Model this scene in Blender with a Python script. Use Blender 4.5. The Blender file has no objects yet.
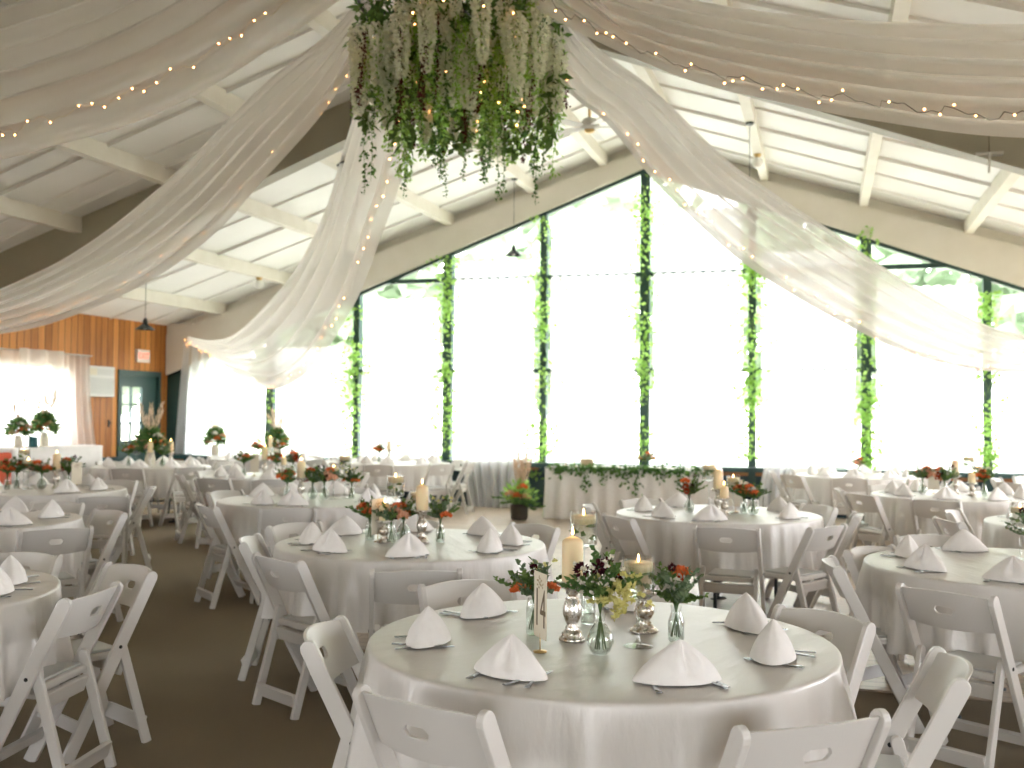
import bpy, math, random
from math import sin, cos, pi, radians, atan2, hypot, sqrt
from mathutils import Vector, Matrix

C = bpy.context.scene.collection
S = bpy.context.scene
RND = random.Random(7)

# ------------------------------------------------------------------ camera
F_PX, YAW, PIT, ROL, CAM_H = 1040.94, 0.2904, 0.0282, 0.0085, 1.526
fwd = Vector((-sin(YAW)*cos(PIT), cos(YAW)*cos(PIT), sin(PIT)))
rgt = Vector((cos(YAW), sin(YAW), 0)); upv = rgt.cross(fwd)
rgt2 = rgt*cos(ROL) + upv*sin(ROL); up2 = rgt2.cross(fwd)
cd = bpy.data.cameras.new('camera'); cam = bpy.data.objects.new('camera', cd); C.objects.link(cam)
cam.matrix_world = Matrix(((rgt2.x, up2.x, -fwd.x, 0), (rgt2.y, up2.y, -fwd.y, 0), (rgt2.z, up2.z, -fwd.z, CAM_H), (0, 0, 0, 1)))
cd.sensor_width = 36; cd.lens = F_PX/1024*36; cd.clip_end = 300; cd.clip_start = 0.05
cd.dof.use_dof = True; cd.dof.focus_distance = 3.45; cd.dof.aperture_fstop = 3.6
S.camera = cam

# ------------------------------------------------------------------ world, light, exposure
S.view_settings.view_transform = 'Standard'; S.view_settings.look = 'None'
S.view_settings.gamma = 1; S.view_settings.use_curve_mapping = False
S.view_settings.exposure = 1.0
w = bpy.data.worlds.new('world'); S.world = w; w.use_nodes = True
wn = w.node_tree; bg = wn.nodes['Background']
bg.inputs['Color'].default_value = (0.97, 0.98, 1.0, 1); bg.inputs['Strength'].default_value = 8.0
S.cycles.max_bounces = 9; S.cycles.diffuse_bounces = 5; S.cycles.transmission_bounces = 6
S.cycles.transparent_max_bounces = 20; S.cycles.glossy_bounces = 3
S.cycles.caustics_reflective = False; S.cycles.caustics_refractive = False
S.cycles.sample_clamp_indirect = 6.0
S.cycles.use_denoising = True

D = 16.384          # the window wall
RX = -2.698         # x of the ridge and of the middle mullion
SP = 1.6576         # spacing of the mullions
XL, XR = -11.415, 6.02
YB = -5.2           # the near end of the hall, behind the camera
def ceil_z(x): return 5.90 - .325*abs(x-RX)
def glass_z(x): return 5.386 - .375*abs(x-RX)

def portal(loc, rot, sx, sy):
    l = bpy.data.lights.new('window_portal', 'AREA'); l.shape = 'RECTANGLE'; l.size = sx; l.size_y = sy
    l.cycles.is_portal = True
    o = bpy.data.objects.new('window_portal', l); C.objects.link(o); o.location = loc; o.rotation_euler = rot
portal((RX, D+.1, 2.9), (radians(-90), 0, 0), 17.0, 4.9)
portal((XL-.1, 11.9, 1.5), (0, radians(-90), 0), 1.6, 4.0)
portal((XL-.1, 0, 1.55), (0, radians(-90), 0), 1.6, 3.8)
portal((XR+.1, 5.5, 1.5), (0, radians(90), 0), 1.8, 16.0)

portal((RX, YB-.1, 1.85), (radians(90), 0, 0), 16.0, 2.4)

# ------------------------------------------------------------------ rays through the photo (only to measure places in the room)
def ray(x, y): return fwd + rgt2*((x-512)/F_PX) - up2*((y-384)/F_PX)
def at_y(x, y, Y): d = ray(x, y); return d*(Y/d.y) + Vector((0, 0, CAM_H))
def at_z(x, y, Z): d = ray(x, y); return d*((Z-CAM_H)/d.z) + Vector((0, 0, CAM_H))
def in_plane(x, y, p0, p1):
    d = ray(x, y); n = Vector((p1[1]-p0[1], -(p1[0]-p0[0]), 0)); t = (n.x*p0[0]+n.y*p0[1])/(n.x*d.x+n.y*d.y)
    return d*t + Vector((0, 0, CAM_H))

# ------------------------------------------------------------------ materials
def mat(name, col, rough=.6, metal=0., spec=.5, **k):
    m = bpy.data.materials.new(name); m.use_nodes = True
    b = m.node_tree.nodes['Principled BSDF']
    b.inputs['Base Color'].default_value = (*col, 1); b.inputs['Roughness'].default_value = rough
    b.inputs['Metallic'].default_value = metal; b.inputs['Specular IOR Level'].default_value = spec
    for a, v in k.items(): b.inputs[a.replace('_', ' ')].default_value = v
    return m
def N(m, t, **k):
    n = m.node_tree.nodes.new(t)
    for a, v in k.items():
        if hasattr(n, a): setattr(n, a, v)
        else: n.inputs[a].default_value = v
    return n
def L(m, a, b): m.node_tree.links.new(a, b)
def noisy(m, c1, c2, scale=8., detail=4, bump=0., bscale=None, coords='Object', stretch=(1, 1, 1)):
    b = m.node_tree.nodes['Principled BSDF']
    tc = N(m, 'ShaderNodeTexCoord'); mp = N(m, 'ShaderNodeMapping'); mp.inputs['Scale'].default_value = stretch
    L(m, tc.outputs[coords], mp.inputs['Vector'])
    n = N(m, 'ShaderNodeTexNoise'); n.inputs['Scale'].default_value = scale; n.inputs['Detail'].default_value = detail
    L(m, mp.outputs[0], n.inputs['Vector'])
    r = N(m, 'ShaderNodeValToRGB'); r.color_ramp.elements[0].position = .3; r.color_ramp.elements[1].position = .7
    r.color_ramp.elements[0].color = (*c1, 1); r.color_ramp.elements[1].color = (*c2, 1)
    L(m, n.outputs['Fac'], r.inputs[0]); L(m, r.outputs[0], b.inputs['Base Color'])
    if bump:
        n2 = N(m, 'ShaderNodeTexNoise'); n2.inputs['Scale'].default_value = bscale or scale; n2.inputs['Detail'].default_value = 5
        L(m, mp.outputs[0], n2.inputs['Vector'])
        bu = N(m, 'ShaderNodeBump'); bu.inputs['Strength'].default_value = bump; bu.inputs['Distance'].default_value = .01
        L(m, n2.outputs['Fac'], bu.inputs['Height']); L(m, bu.outputs[0], b.inputs['Normal'])
    return m
def sheer(name, col, opac, facing=.35, trans=.6):
    """thin woven cloth: part open weave, part thread that scatters and lets light through; denser where it turns edge-on"""
    m = bpy.data.materials.new(name); m.use_nodes = True; nt = m.node_tree; nt.nodes.clear()
    out = nt.nodes.new('ShaderNodeOutputMaterial'); mix = nt.nodes.new('ShaderNodeMixShader')
    tr = nt.nodes.new('ShaderNodeBsdfTransparent'); m2 = nt.nodes.new('ShaderNodeMixShader')
    df = nt.nodes.new('ShaderNodeBsdfDiffuse'); tl = nt.nodes.new('ShaderNodeBsdfTranslucent')
    df.inputs[0].default_value = (*col, 1); tl.inputs[0].default_value = (*col, 1); m2.inputs[0].default_value = trans
    lw = nt.nodes.new('ShaderNodeLayerWeight'); lw.inputs[0].default_value = .35
    mr = nt.nodes.new('ShaderNodeMapRange'); mr.inputs[3].default_value = opac; mr.inputs[4].default_value = min(1, opac+facing)
    l = nt.links.new
    l(lw.outputs['Facing'], mr.inputs[0]); l(mr.outputs[0], mix.inputs[0]); l(tr.outputs[0], mix.inputs[1])
    l(df.outputs[0], m2.inputs[1]); l(tl.outputs[0], m2.inputs[2]); l(m2.outputs[0], mix.inputs[2]); l(mix.outputs[0], out.inputs[0])
    return m
def clear_glass(name, tint=(1, 1, 1), fac=.06, edge=.5):
    m = bpy.data.materials.new(name); m.use_nodes = True; nt = m.node_tree; nt.nodes.clear()
    out = nt.nodes.new('ShaderNodeOutputMaterial'); mix = nt.nodes.new('ShaderNodeMixShader')
    tr = nt.nodes.new('ShaderNodeBsdfTransparent'); tr.inputs[0].default_value = (*tint, 1)
    gl = nt.nodes.new('ShaderNodeBsdfGlossy'); gl.inputs['Roughness'].default_value = .03
    lw = nt.nodes.new('ShaderNodeLayerWeight'); lw.inputs[0].default_value = .3
    mr = nt.nodes.new('ShaderNodeMapRange'); mr.inputs[3].default_value = fac; mr.inputs[4].default_value = edge
    l = nt.links.new
    l(lw.outputs['Facing'], mr.inputs[0]); l(mr.outputs[0], mix.inputs[0]); l(tr.outputs[0], mix.inputs[1]); l(gl.outputs[0], mix.inputs[2]); l(mix.outputs[0], out.inputs[0])
    return m
def leafm(name, col, trans=.35, c2=None):
    m = bpy.data.materials.new(name); m.use_nodes = True; nt = m.node_tree; nt.nodes.clear()
    out = nt.nodes.new('ShaderNodeOutputMaterial'); mix = nt.nodes.new('ShaderNodeMixShader'); mix.inputs[0].default_value = trans
    df = nt.nodes.new('ShaderNodeBsdfDiffuse'); tl = nt.nodes.new('ShaderNodeBsdfTranslucent')
    g = nt.nodes.new('ShaderNodeNewGeometry'); r = nt.nodes.new('ShaderNodeValToRGB')
    r.color_ramp.elements[0].color = (*col, 1); r.color_ramp.elements[1].color = (*(c2 or [min(1, c*1.8) for c in col]), 1)
    l = nt.links.new
    l(g.outputs['Random Per Island'], r.inputs[0]); l(r.outputs[0], df.inputs[0]); l(r.outputs[0], tl.inputs[0])
    l(df.outputs[0], mix.inputs[1]); l(tl.outputs[0], mix.inputs[2]); l(mix.outputs[0], out.inputs[0])
    return m
def emit(name, col, s):
    m = bpy.data.materials.new(name); m.use_nodes = True; nt = m.node_tree; nt.nodes.clear()
    out = nt.nodes.new('ShaderNodeOutputMaterial'); e = nt.nodes.new('ShaderNodeEmission')
    e.inputs[0].default_value = (*col, 1); e.inputs[1].default_value = s; nt.links.new(e.outputs[0], out.inputs[0]); return m

M = {}
M['carpet'] = noisy(mat('carpet', (.1, .08, .06), .95, spec=.1), (.215, .175, .12), (.31, .255, .18), 260, 3, .6, 400)
def wood_floor():
    m = mat('dance_floor', (.5, .42, .33), .35)
    b = m.node_tree.nodes['Principled BSDF']
    tc = N(m, 'ShaderNodeTexCoord'); br = N(m, 'ShaderNodeTexBrick'); L(m, tc.outputs['Object'], br.inputs['Vector'])
    br.inputs['Color1'].default_value = (.50, .40, .30, 1); br.inputs['Color2'].default_value = (.42, .33, .25, 1)
    br.inputs['Mortar'].default_value = (.25, .19, .14, 1); br.inputs['Scale'].default_value = 1.1
    br.inputs['Mortar Size'].default_value = .006; br.inputs['Row Height'].default_value = .12; br.inputs['Brick Width'].default_value = 1.1
    L(m, br.outputs['Color'], b.inputs['Base Color']); return m
M['parquet'] = wood_floor()
def boards(name, c1, c2, dark, axis, wdt):
    """vertical boards: colour varies from board to board and along the grain"""
    m = mat(name, c1, .45, spec=.3); b = m.node_tree.nodes['Principled BSDF']
    tc = N(m, 'ShaderNodeTexCoord'); sx = N(m, 'ShaderNodeSeparateXYZ'); L(m, tc.outputs['Object'], sx.inputs[0])
    dv = N(m, 'ShaderNodeMath', operation='DIVIDE'); dv.inputs[1].default_value = wdt; L(m, sx.outputs[axis], dv.inputs[0])
    fl = N(m, 'ShaderNodeMath', operation='FLOOR'); L(m, dv.outputs[0], fl.inputs[0])
    fr = N(m, 'ShaderNodeMath', operation='FRACT'); L(m, dv.outputs[0], fr.inputs[0])
    wn_ = N(m, 'ShaderNodeTexWhiteNoise'); wn_.noise_dimensions = '1D'; L(m, fl.outputs[0], wn_.inputs['W'])
    mp = N(m, 'ShaderNodeMapping'); mp.inputs['Scale'].default_value = (14, 14, 1.2); L(m, tc.outputs['Object'], mp.inputs[0])
    no = N(m, 'ShaderNodeTexNoise'); no.inputs['Scale'].default_value = 1.5; no.inputs['Detail'].default_value = 6; L(m, mp.outputs[0], no.inputs['Vector'])
    ad = N(m, 'ShaderNodeMath', operation='MULTIPLY_ADD'); ad.inputs[1].default_value = .6; L(m, wn_.outputs['Value'], ad.inputs[0])
    sb = N(m, 'ShaderNodeMath', operation='MULTIPLY'); sb.inputs[1].default_value = .6; L(m, no.outputs['Fac'], sb.inputs[0]); L(m, sb.outputs[0], ad.inputs[2])
    r = N(m, 'ShaderNodeValToRGB'); r.color_ramp.elements[0].position = .2; r.color_ramp.elements[1].position = .85
    r.color_ramp.elements[0].color = (*c1, 1); r.color_ramp.elements[1].color = (*c2, 1); L(m, ad.outputs[0], r.inputs[0])
    lt = N(m, 'ShaderNodeMath', operation='LESS_THAN'); lt.inputs[1].default_value = .09; L(m, fr.outputs[0], lt.inputs[0])
    mx = N(m, 'ShaderNodeMixRGB'); mx.inputs[2].default_value = (*dark, 1); L(m, lt.outputs[0], mx.inputs[0]); L(m, r.outputs[0], mx.inputs[1])
    L(m, mx.outputs[0], b.inputs['Base Color']); return m
M['pine'] = boards('knotty_pine_boards', (.30, .095, .018), (.68, .29, .075), (.08, .028, .01), 1, .145)
M['cream'] = noisy(mat('cream_paint', (.6, .56, .48), .6), (.70, .66, .58), (.75, .71, .64), 3, 3)
M['beam'] = noisy(mat('beam_paint', (.7, .68, .57), .5), (.76, .72, .63), (.82, .785, .70), 4, 3)
M['frame_paint'] = noisy(mat('steel_frame_paint', (.32, .3, .22), .5), (.34, .315, .24), (.38, .35, .27), 2, 3)
M['ceiling'] = noisy(mat('ceiling_panels', (.74, .73, .69), .45), (.84, .83, .80), (.89, .88, .86), 1.5, 4)
M['green_trim'] = mat('dark_green_paint', (.028, .07, .063), .4)
M['teal_wall'] = mat('dark_teal_paint', (.025, .06, .07), .5)
M['orange_wood'] = noisy(mat('orange_wood', (.4, .16, .05), .5), (.33, .12, .035), (.48, .2, .07), 6, 4, stretch=(1, 8, 8))
M['glass'] = clear_glass('window_glass', (.98, .98, .98), .03, .3)
M['table_glass'] = clear_glass('clear_table_glass', (.96, .98, .97), .09, .85)
M['green_glass'] = clear_glass('pale_green_glass', (.96, .985, .97), .06, .7)
M['water'] = clear_glass('water', (.97, .98, .96), .03, .3)
M['curtain'] = sheer('window_sheer', (.95, .95, .95), .88, .07, .72)
M['drape'] = sheer('ceiling_sheer', (.93, .90, .87), .64, .36, .5)
M['drape_dense'] = sheer('ceiling_sheer_dimmed', (.93, .91, .90), .84, .12, .36)  # same cloth as the other drapes, opacity raised to dim window light behind
M['sill_drape'] = sheer('lower_sheer', (.95, .95, .97), .72, .25, .35)
def cloth(name, c, rough, sheen=0., bump=.15):
    m = mat(name, c, rough, spec=1.0); b = m.node_tree.nodes['Principled BSDF']
    tc = N(m, 'ShaderNodeTexCoord'); mp = N(m, 'ShaderNodeMapping'); mp.inputs['Scale'].default_value = (1, 3.5, 1); L(m, tc.outputs['Object'], mp.inputs[0])
    n = N(m, 'ShaderNodeTexNoise'); n.inputs['Scale'].default_value = 3.2; n.inputs['Detail'].default_value = 5; L(m, mp.outputs[0], n.inputs['Vector'])
    bu = N(m, 'ShaderNodeBump'); bu.inputs['Strength'].default_value = bump; bu.inputs['Distance'].default_value = .05
    L(m, n.outputs['Fac'], bu.inputs['Height']); L(m, bu.outputs[0], b.inputs['Normal']); return m
M['satin'] = cloth('white_satin', (.71, .685, .655), .37, bump=.22)
M['linen'] = noisy(mat('white_napkin_cotton', (.8, .78, .76), .85, spec=.15), (.86, .835, .815), (.90, .88, .86), 30, 2, .2, 300)
M['resin'] = mat('white_resin', (.68, .66, .63), .3)
M['vinyl'] = mat('grey_white_vinyl', (.52, .53, .52), .4)
M['screw'] = mat('dark_screw', (.03, .03, .03), .4, .6)
M['steel_leg'] = mat('dark_steel_leg', (.06, .07, .075), .4, .4)
M['ply'] = mat('plywood_top', (.45, .33, .2), .6)
M['cutlery'] = mat('polished_steel', (.42, .45, .47), .18, 1.)
M['wax'] = mat('cream_wax', (.86, .70, .43), .5, Subsurface_Weight=.35)
M['wax'].node_tree.nodes['Principled BSDF'].inputs['Subsurface Radius'].default_value = (.03, .015, .008)
M['wick'] = mat('wick', (.02, .02, .02), .9)
M['flame'] = emit('candle_flame', (1, .55, .2), 14)
M['bulb'] = emit('fairy_light', (1, .42, .14), 12)
M['wire'] = mat('fine_dark_wire', (.10, .09, .07), .6)
def mercury():
    m = mat('mercury_glass', (.75, .72, .66), .2, .9); b = m.node_tree.nodes['Principled BSDF']
    tc = N(m, 'ShaderNodeTexCoord'); v = N(m, 'ShaderNodeTexNoise'); v.inputs['Scale'].default_value = 55; v.inputs['Detail'].default_value = 6; L(m, tc.outputs['Object'], v.inputs['Vector'])
    r = N(m, 'ShaderNodeValToRGB'); r.color_ramp.elements[0].position = .36; r.color_ramp.elements[1].position = .56
    r.color_ramp.elements[0].color = (.36, .27, .15, 1); r.color_ramp.elements[1].color = (.88, .86, .82, 1); L(m, v.outputs['Fac'], r.inputs[0]); L(m, r.outputs[0], b.inputs['Base Color'])
    r2 = N(m, 'ShaderNodeMapRange'); r2.inputs[3].default_value = .5; r2.inputs[4].default_value = .08; L(m, v.outputs['Fac'], r2.inputs[0]); L(m, r2.outputs[0], b.inputs['Roughness'])
    bu = N(m, 'ShaderNodeBump'); bu.inputs['Strength'].default_value = .5; bu.inputs['Distance'].default_value = .004; L(m, v.outputs['Fac'], bu.inputs['Height']); L(m, bu.outputs[0], b.inputs['Normal'])
    return m
M['mercury'] = mercury()
M['gold'] = mat('brass', (.65, .45, .2), .3, 1.)
M['card'] = mat('cream_card', (.74, .68, .55), .8)
M['ink'] = mat('brown_ink', (.16, .12, .07), .8)
M['lace'] = mat('tan_print', (.42, .33, .2), .9)
M['leaf'] = leafm('leaf_green', (.10, .17, .055), .45, (.20, .30, .10))
M['eucal'] = leafm('eucalyptus', (.13, .19, .11), .35, (.25, .33, .2))
M['ivy'] = leafm('ivy_green', (.30, .50, .10), .68, (.48, .72, .26))
M['ivy_dark'] = leafm('ivy_dark', (.085, .165, .065), .45, (.19, .33, .11))
M['stem'] = mat('green_stem', (.09, .16, .05), .7)
M['wisteria'] = leafm('white_wisteria', (.86, .89, .72), .5, (.95, .95, .88))
M['amaranth'] = leafm('amaranth_red', (.06, .015, .015), .2, (.13, .03, .03))
M['orange'] = leafm('orange_rose', (.72, .16, .05), .3, (.85, .27, .11))
M['peach'] = leafm('peach_rose', (.80, .42, .26), .3, (.88, .56, .38))
M['burgundy'] = leafm('burgundy_bloom', (.035, .01, .014), .15, (.09, .02, .03))
M['rust'] = leafm('rust_bloom', (.30, .04, .02), .2, (.42, .08, .03))
M['yellow'] = leafm('yellow_green_bloom', (.62, .58, .16), .35, (.78, .74, .36))
M['white_bloom'] = leafm('white_bloom', (.74, .70, .58), .35, (.85, .83, .74))
M['pampas'] = leafm('pampas_plume', (.62, .47, .33), .35, (.78, .63, .48))
M['black'] = mat('black_enamel', (.012, .02, .02), .35)
M['globe'] = mat('frosted_globe', (.85, .84, .8), .25)
M['white_plastic'] = mat('white_plastic', (.72, .71, .68), .45)
M['grey_plastic'] = mat('grey_plastic', (.55, .55, .52), .5)
M['red_sign'] = emit('red_sign_letters', (1, .18, .10), 1.4)
M['sign_face'] = mat('sign_face', (.80, .70, .62), .5)
M['red_cloth'] = mat('red_upholstery', (.62, .10, .04), .8)
M['teal_wax'] = mat('teal_wax', (.02, .12, .13), .4)
M['meadow'] = noisy(mat('meadow', (.4, .42, .32), .95), (.38, .40, .30), (.48, .46, .38), .3, 5)
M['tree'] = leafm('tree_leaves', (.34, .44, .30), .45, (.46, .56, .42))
M['bark'] = noisy(mat('bark', (.12, .09, .07), .9), (.09, .07, .05), (.16, .12, .09), 5, 4)
M['fence_wood'] = mat('weathered_fence', (.4, .38, .34), .8)
M['black_soil'] = mat('planter_dark', (.06, .05, .04), .7)

# ------------------------------------------------------------------ mesh builder
class MB:
    def __init__(s): s.v = []; s.f = []; s.sm = []
    def add(s, vs, fs, smooth=False):
        o = len(s.v); s.v += [tuple(p) for p in vs]; s.f += [tuple(i+o for i in f) for f in fs]; s.sm += [smooth]*len(fs); return s
    def box(s, x0, x1, y0, y1, z0, z1, T=None):
        vs = [Vector((x, y, z)) for x in (x0, x1) for y in (y0, y1) for z in (z0, z1)]
        if T is not None: vs = [T @ v for v in vs]
        return s.add(vs, [(0, 1, 3, 2), (4, 6, 7, 5), (0, 4, 5, 1), (2, 3, 7, 6), (0, 2, 6, 4), (1, 5, 7, 3)])
    def bar(s, p, q, a, b, side=(1, 0, 0), rnd=False):
        """flat bar from p to q; a = size along side, b = size across; rnd rounds the p end"""
        p, q = Vector(p), Vector(q); d = (q-p).normalized(); u = Vector(side); u = (u-d*u.dot(d)).normalized(); w_ = d.cross(u)
        n = 5
        out = []
        if rnd:
            for i in range(n+1):
                t = pi*i/n; out.append(p + w_*(-cos(t)*b/2) - d*(sin(t)*b/2-b/2))
        else: out += [p-w_*b/2, p+w_*b/2]
        out += [q+w_*b/2, q-w_*b/2]; k = len(out)
        vs = [o+u*a/2 for o in out]+[o-u*a/2 for o in out]
        fs = [tuple(range(k-1, -1, -1)), tuple(range(k, 2*k))]+[(i, (i+1) % k, (i+1) % k+k, i+k) for i in range(k)]
        return s.add(vs, fs)
    def prism(s, poly, z0, z1, T=None):
        k = len(poly); vs = [Vector((x, y, z0)) for x, y in poly]+[Vector((x, y, z1)) for x, y in poly]
        if T is not None: vs = [T @ v for v in vs]
        return s.add(vs, [tuple(range(k-1, -1, -1)), tuple(range(k, 2*k))]+[(i, (i+1) % k, (i+1) % k+k, i+k) for i in range(k)])
    def lathe(s, prof, n=24, c=(0, 0, 0), smooth=True, wob=0., rnd=None):
        vs = []
        for r, z in prof:
            for i in range(n):
                t = 2*pi*i/n; vs.append((c[0]+r*cos(t), c[1]+r*sin(t), c[2]+z))
        fs = [(j*n+i, j*n+(i+1) % n, (j+1)*n+(i+1) % n, (j+1)*n+i) for j in range(len(prof)-1) for i in range(n)]
        s.add(vs, fs, smooth)
        if prof[0][0] > 1e-4: s.f.append(tuple(range(len(s.v)-len(vs)+n-1, len(s.v)-len(vs)-1, -1))); s.sm.append(False)
        if prof[-1][0] > 1e-4: s.f.append(tuple(range(len(s.v)-n, len(s.v)))); s.sm.append(False)
        return s
    def shell(s, prof, n=24, c=(0, 0, 0)):
        vs = []
        for r, z in prof:
            for i in range(n):
                t = 2*pi*i/n; vs.append((c[0]+r*cos(t), c[1]+r*sin(t), c[2]+z))
        return s.add(vs, [(j*n+i, j*n+(i+1) % n, (j+1)*n+(i+1) % n, (j+1)*n+i) for j in range(len(prof)-1) for i in range(n)], True)
    def tube(s, pts, r, n=6, r1=None):
        pts = [Vector(p) for p in pts]; vs = []; m = len(pts)
        for k, p in enumerate(pts):
            d = (pts[min(k+1, m-1)]-pts[max(k-1, 0)]).normalized(); u = Vector((0, 0, 1)) if abs(d.z) < .9 else Vector((1, 0, 0))
            a = d.cross(u).normalized(); b = d.cross(a); rr = r if r1 is None else r+(r1-r)*k/(m-1)
            vs += [p+a*(rr*cos(2*pi*i/n))+b*(rr*sin(2*pi*i/n)) for i in range(n)]
        fs = [(k*n+i, k*n+(i+1) % n, (k+1)*n+(i+1) % n, (k+1)*n+i) for k in range(m-1) for i in range(n)]
        fs += [tuple(range(n-1, -1, -1)), tuple(range((m-1)*n, m*n))]
        return s.add(vs, fs, True)
    def grid(s, rows, smooth=True):
        n = len(rows[0]); vs = [p for r in rows for p in r]
        return s.add(vs, [(j*n+i, j*n+i+1, (j+1)*n+i+1, (j+1)*n+i) for j in range(len(rows)-1) for i in range(n-1)], smooth)
    def leaf(s, p, d, l, w_, rn=None):
        """a folded leaf of length l from p along d"""
        rn = rn or RND; d = Vector(d).normalized(); a = Vector((rn.gauss(0, 1), rn.gauss(0, 1), rn.gauss(0, 1))); a = (a-d*a.dot(d)).normalized(); n_ = d.cross(a)
        p = Vector(p); m_ = p+d*l*.5
        return s.add([p, m_-a*w_*.5+n_*w_*.15, p+d*l, m_+a*w_*.5+n_*w_*.15, m_], [(0, 4, 1), (1, 4, 2), (0, 3, 4), (4, 3, 2)])
    def ball(s, c, r, n=8, m=5, sq=(1, 1, 1)):
        prof = [(max(1e-5, r*sin(pi*j/m)), -r*cos(pi*j/m)) for j in range(m+1)]; vs = []
        for rr, z in prof:
            for i in range(n): t = 2*pi*i/n; vs.append((c[0]+sq[0]*rr*cos(t), c[1]+sq[1]*rr*sin(t), c[2]+sq[2]*z))
        return s.add(vs, [(j*n+i, j*n+(i+1) % n, (j+1)*n+(i+1) % n, (j+1)*n+i) for j in range(m) for i in range(n)], True)
    def mesh(s, name, m):
        me = bpy.data.meshes.new(name); me.from_pydata(s.v, [], s.f); me.polygons.foreach_set('use_smooth', s.sm); me.materials.append(m); me.update(); return me
    def build(s, name, m, parent=None, loc=None, rz=0, bevel=0):
        o = bpy.data.objects.new(name, s.mesh(name, m)); C.objects.link(o)
        if parent is not None: o.parent = parent
        if loc is not None: o.location = loc
        if rz: o.rotation_euler = (0, 0, rz)
        if bevel:
            b = o.modifiers.new('bevel', 'BEVEL'); b.width = bevel; b.segments = 2; b.limit_method = 'ANGLE'
        return o
def tag(o, label, cat, group=None, kind=None):
    o['label'] = label; o['category'] = cat
    if group: o['group'] = group
    if kind: o['kind'] = kind
    return o
def thing(name, label, cat, loc=(0, 0, 0), rz=0, group=None, sc=1):
    o = bpy.data.objects.new(name, None); C.objects.link(o); o.empty_display_size = .1
    o.location = loc; o.rotation_euler = (0, 0, rz); o.scale = (sc, sc, sc)
    return tag(o, label, cat, group)
def struct(o, label, cat):
    o['kind'] = 'structure'; o['label'] = label; o['category'] = cat; return o
KIDS = {}
def dup(root, loc, rz, label, group=None, sc=1):
    if root.name not in KIDS:
        ch = list(root.children); KIDS[root.name] = [(c, list(c.children)) for c in ch]
    r = root.copy(); C.objects.link(r); r.location = loc; r.rotation_euler = (0, 0, rz); r.scale = (sc, sc, sc); r['label'] = label
    if group: r['group'] = group
    for c0, gs in KIDS[root.name]:
        c = c0.copy(); C.objects.link(c); c.parent = r
        for g in gs: d = g.copy(); C.objects.link(d); d.parent = c
    return r
USED = set()
def place(proto, loc, rz, label, group=None, sc=1):
    """the first placement moves the thing itself, later ones copy it"""
    if proto.name not in USED:
        USED.add(proto.name); proto.location = loc; proto.rotation_euler = (0, 0, rz); proto.scale = (sc, sc, sc); proto['label'] = label
        if group: proto['group'] = group
        return proto
    return dup(proto, loc, rz, label, group, sc)

# ================================================================== THE SETTING
struct(MB().box(XL-.2, XR+.2, YB-.2, D+.2, -.1, 0).build('floor', M['carpet']), 'dark brown low-pile carpet covering the hall floor', 'floor')
df = MB(); df.box(-3.1, XR-.05, 6.15, D-.1, 0, .012); df.box(-6.8, -3.1, 11.9, D-.1, 0, .012)
struct(df.build('dance_floor', M['parquet']), 'pale wooden dance floor laid in front of the window wall', 'floor')
# ceiling: two slopes of ribbed panels
for sgn, nm in ((-1, 'ceiling'), (1, 'ceiling')):
    m = MB(); xe = XL if sgn < 0 else XR; ze = ceil_z(xe)
    def P(x, y, dz): return (x, y, ceil_z(x)+dz)
    m.add([P(RX, YB, 0), P(RX, D+.2, 0), P(xe, D+.2, 0), P(xe, YB, 0), P(RX, YB, .1), P(RX, D+.2, .1), P(xe, D+.2, .1), P(xe, YB, .1)],
          [(0, 1, 2, 3), (7, 6, 5, 4), (0, 3, 7, 4), (1, 5, 6, 2), (0, 4, 5, 1), (3, 2, 6, 7)])
    y = YB+.3; k = 0
    while y < D:
        rw, rh = (.024, .028) if k % 2 else (.035, .04)
        m.add([P(RX, y, 0), P(RX, y+rw, 0), P(xe, y+rw, 0), P(xe, y, 0), P(RX, y+.01, -rh), P(RX, y+rw-.01, -rh), P(xe, y+rw-.01, -rh), P(xe, y+.01, -rh)],
              [(4, 5, 6, 7), (0, 4, 7, 3), (1, 2, 6, 5)])
        y += (.40 if k % 2 else .62) if y < 10.5 else .92; k += 1
    struct(m.build(nm, M['ceiling']), 'white ribbed ceiling slope on the %s of the ridge' % ('pine wall side' if sgn < 0 else 'side away from the pine wall'), 'ceiling')
# purlins
for dx in (.675, 1.84, 3.28, 4.72, 6.16, 7.6):
    for sgn in (-1, 1):
        x = RX+sgn*dx; zt = ceil_z(x)+.01; zb = 5.72-.325*dx
        struct(MB().box(x-.06, x+.06, YB, D-.02, zb, zt).build('ceiling_beam', M['beam']), 'cream painted beam running along under the ceiling panels', 'beam')
struct(MB().box(RX-.06, RX+.06, YB, D-.02, 5.66, 5.9).build('ceiling_beam', M['beam']), 'cream ridge beam at the peak of the ceiling', 'beam')
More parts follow.
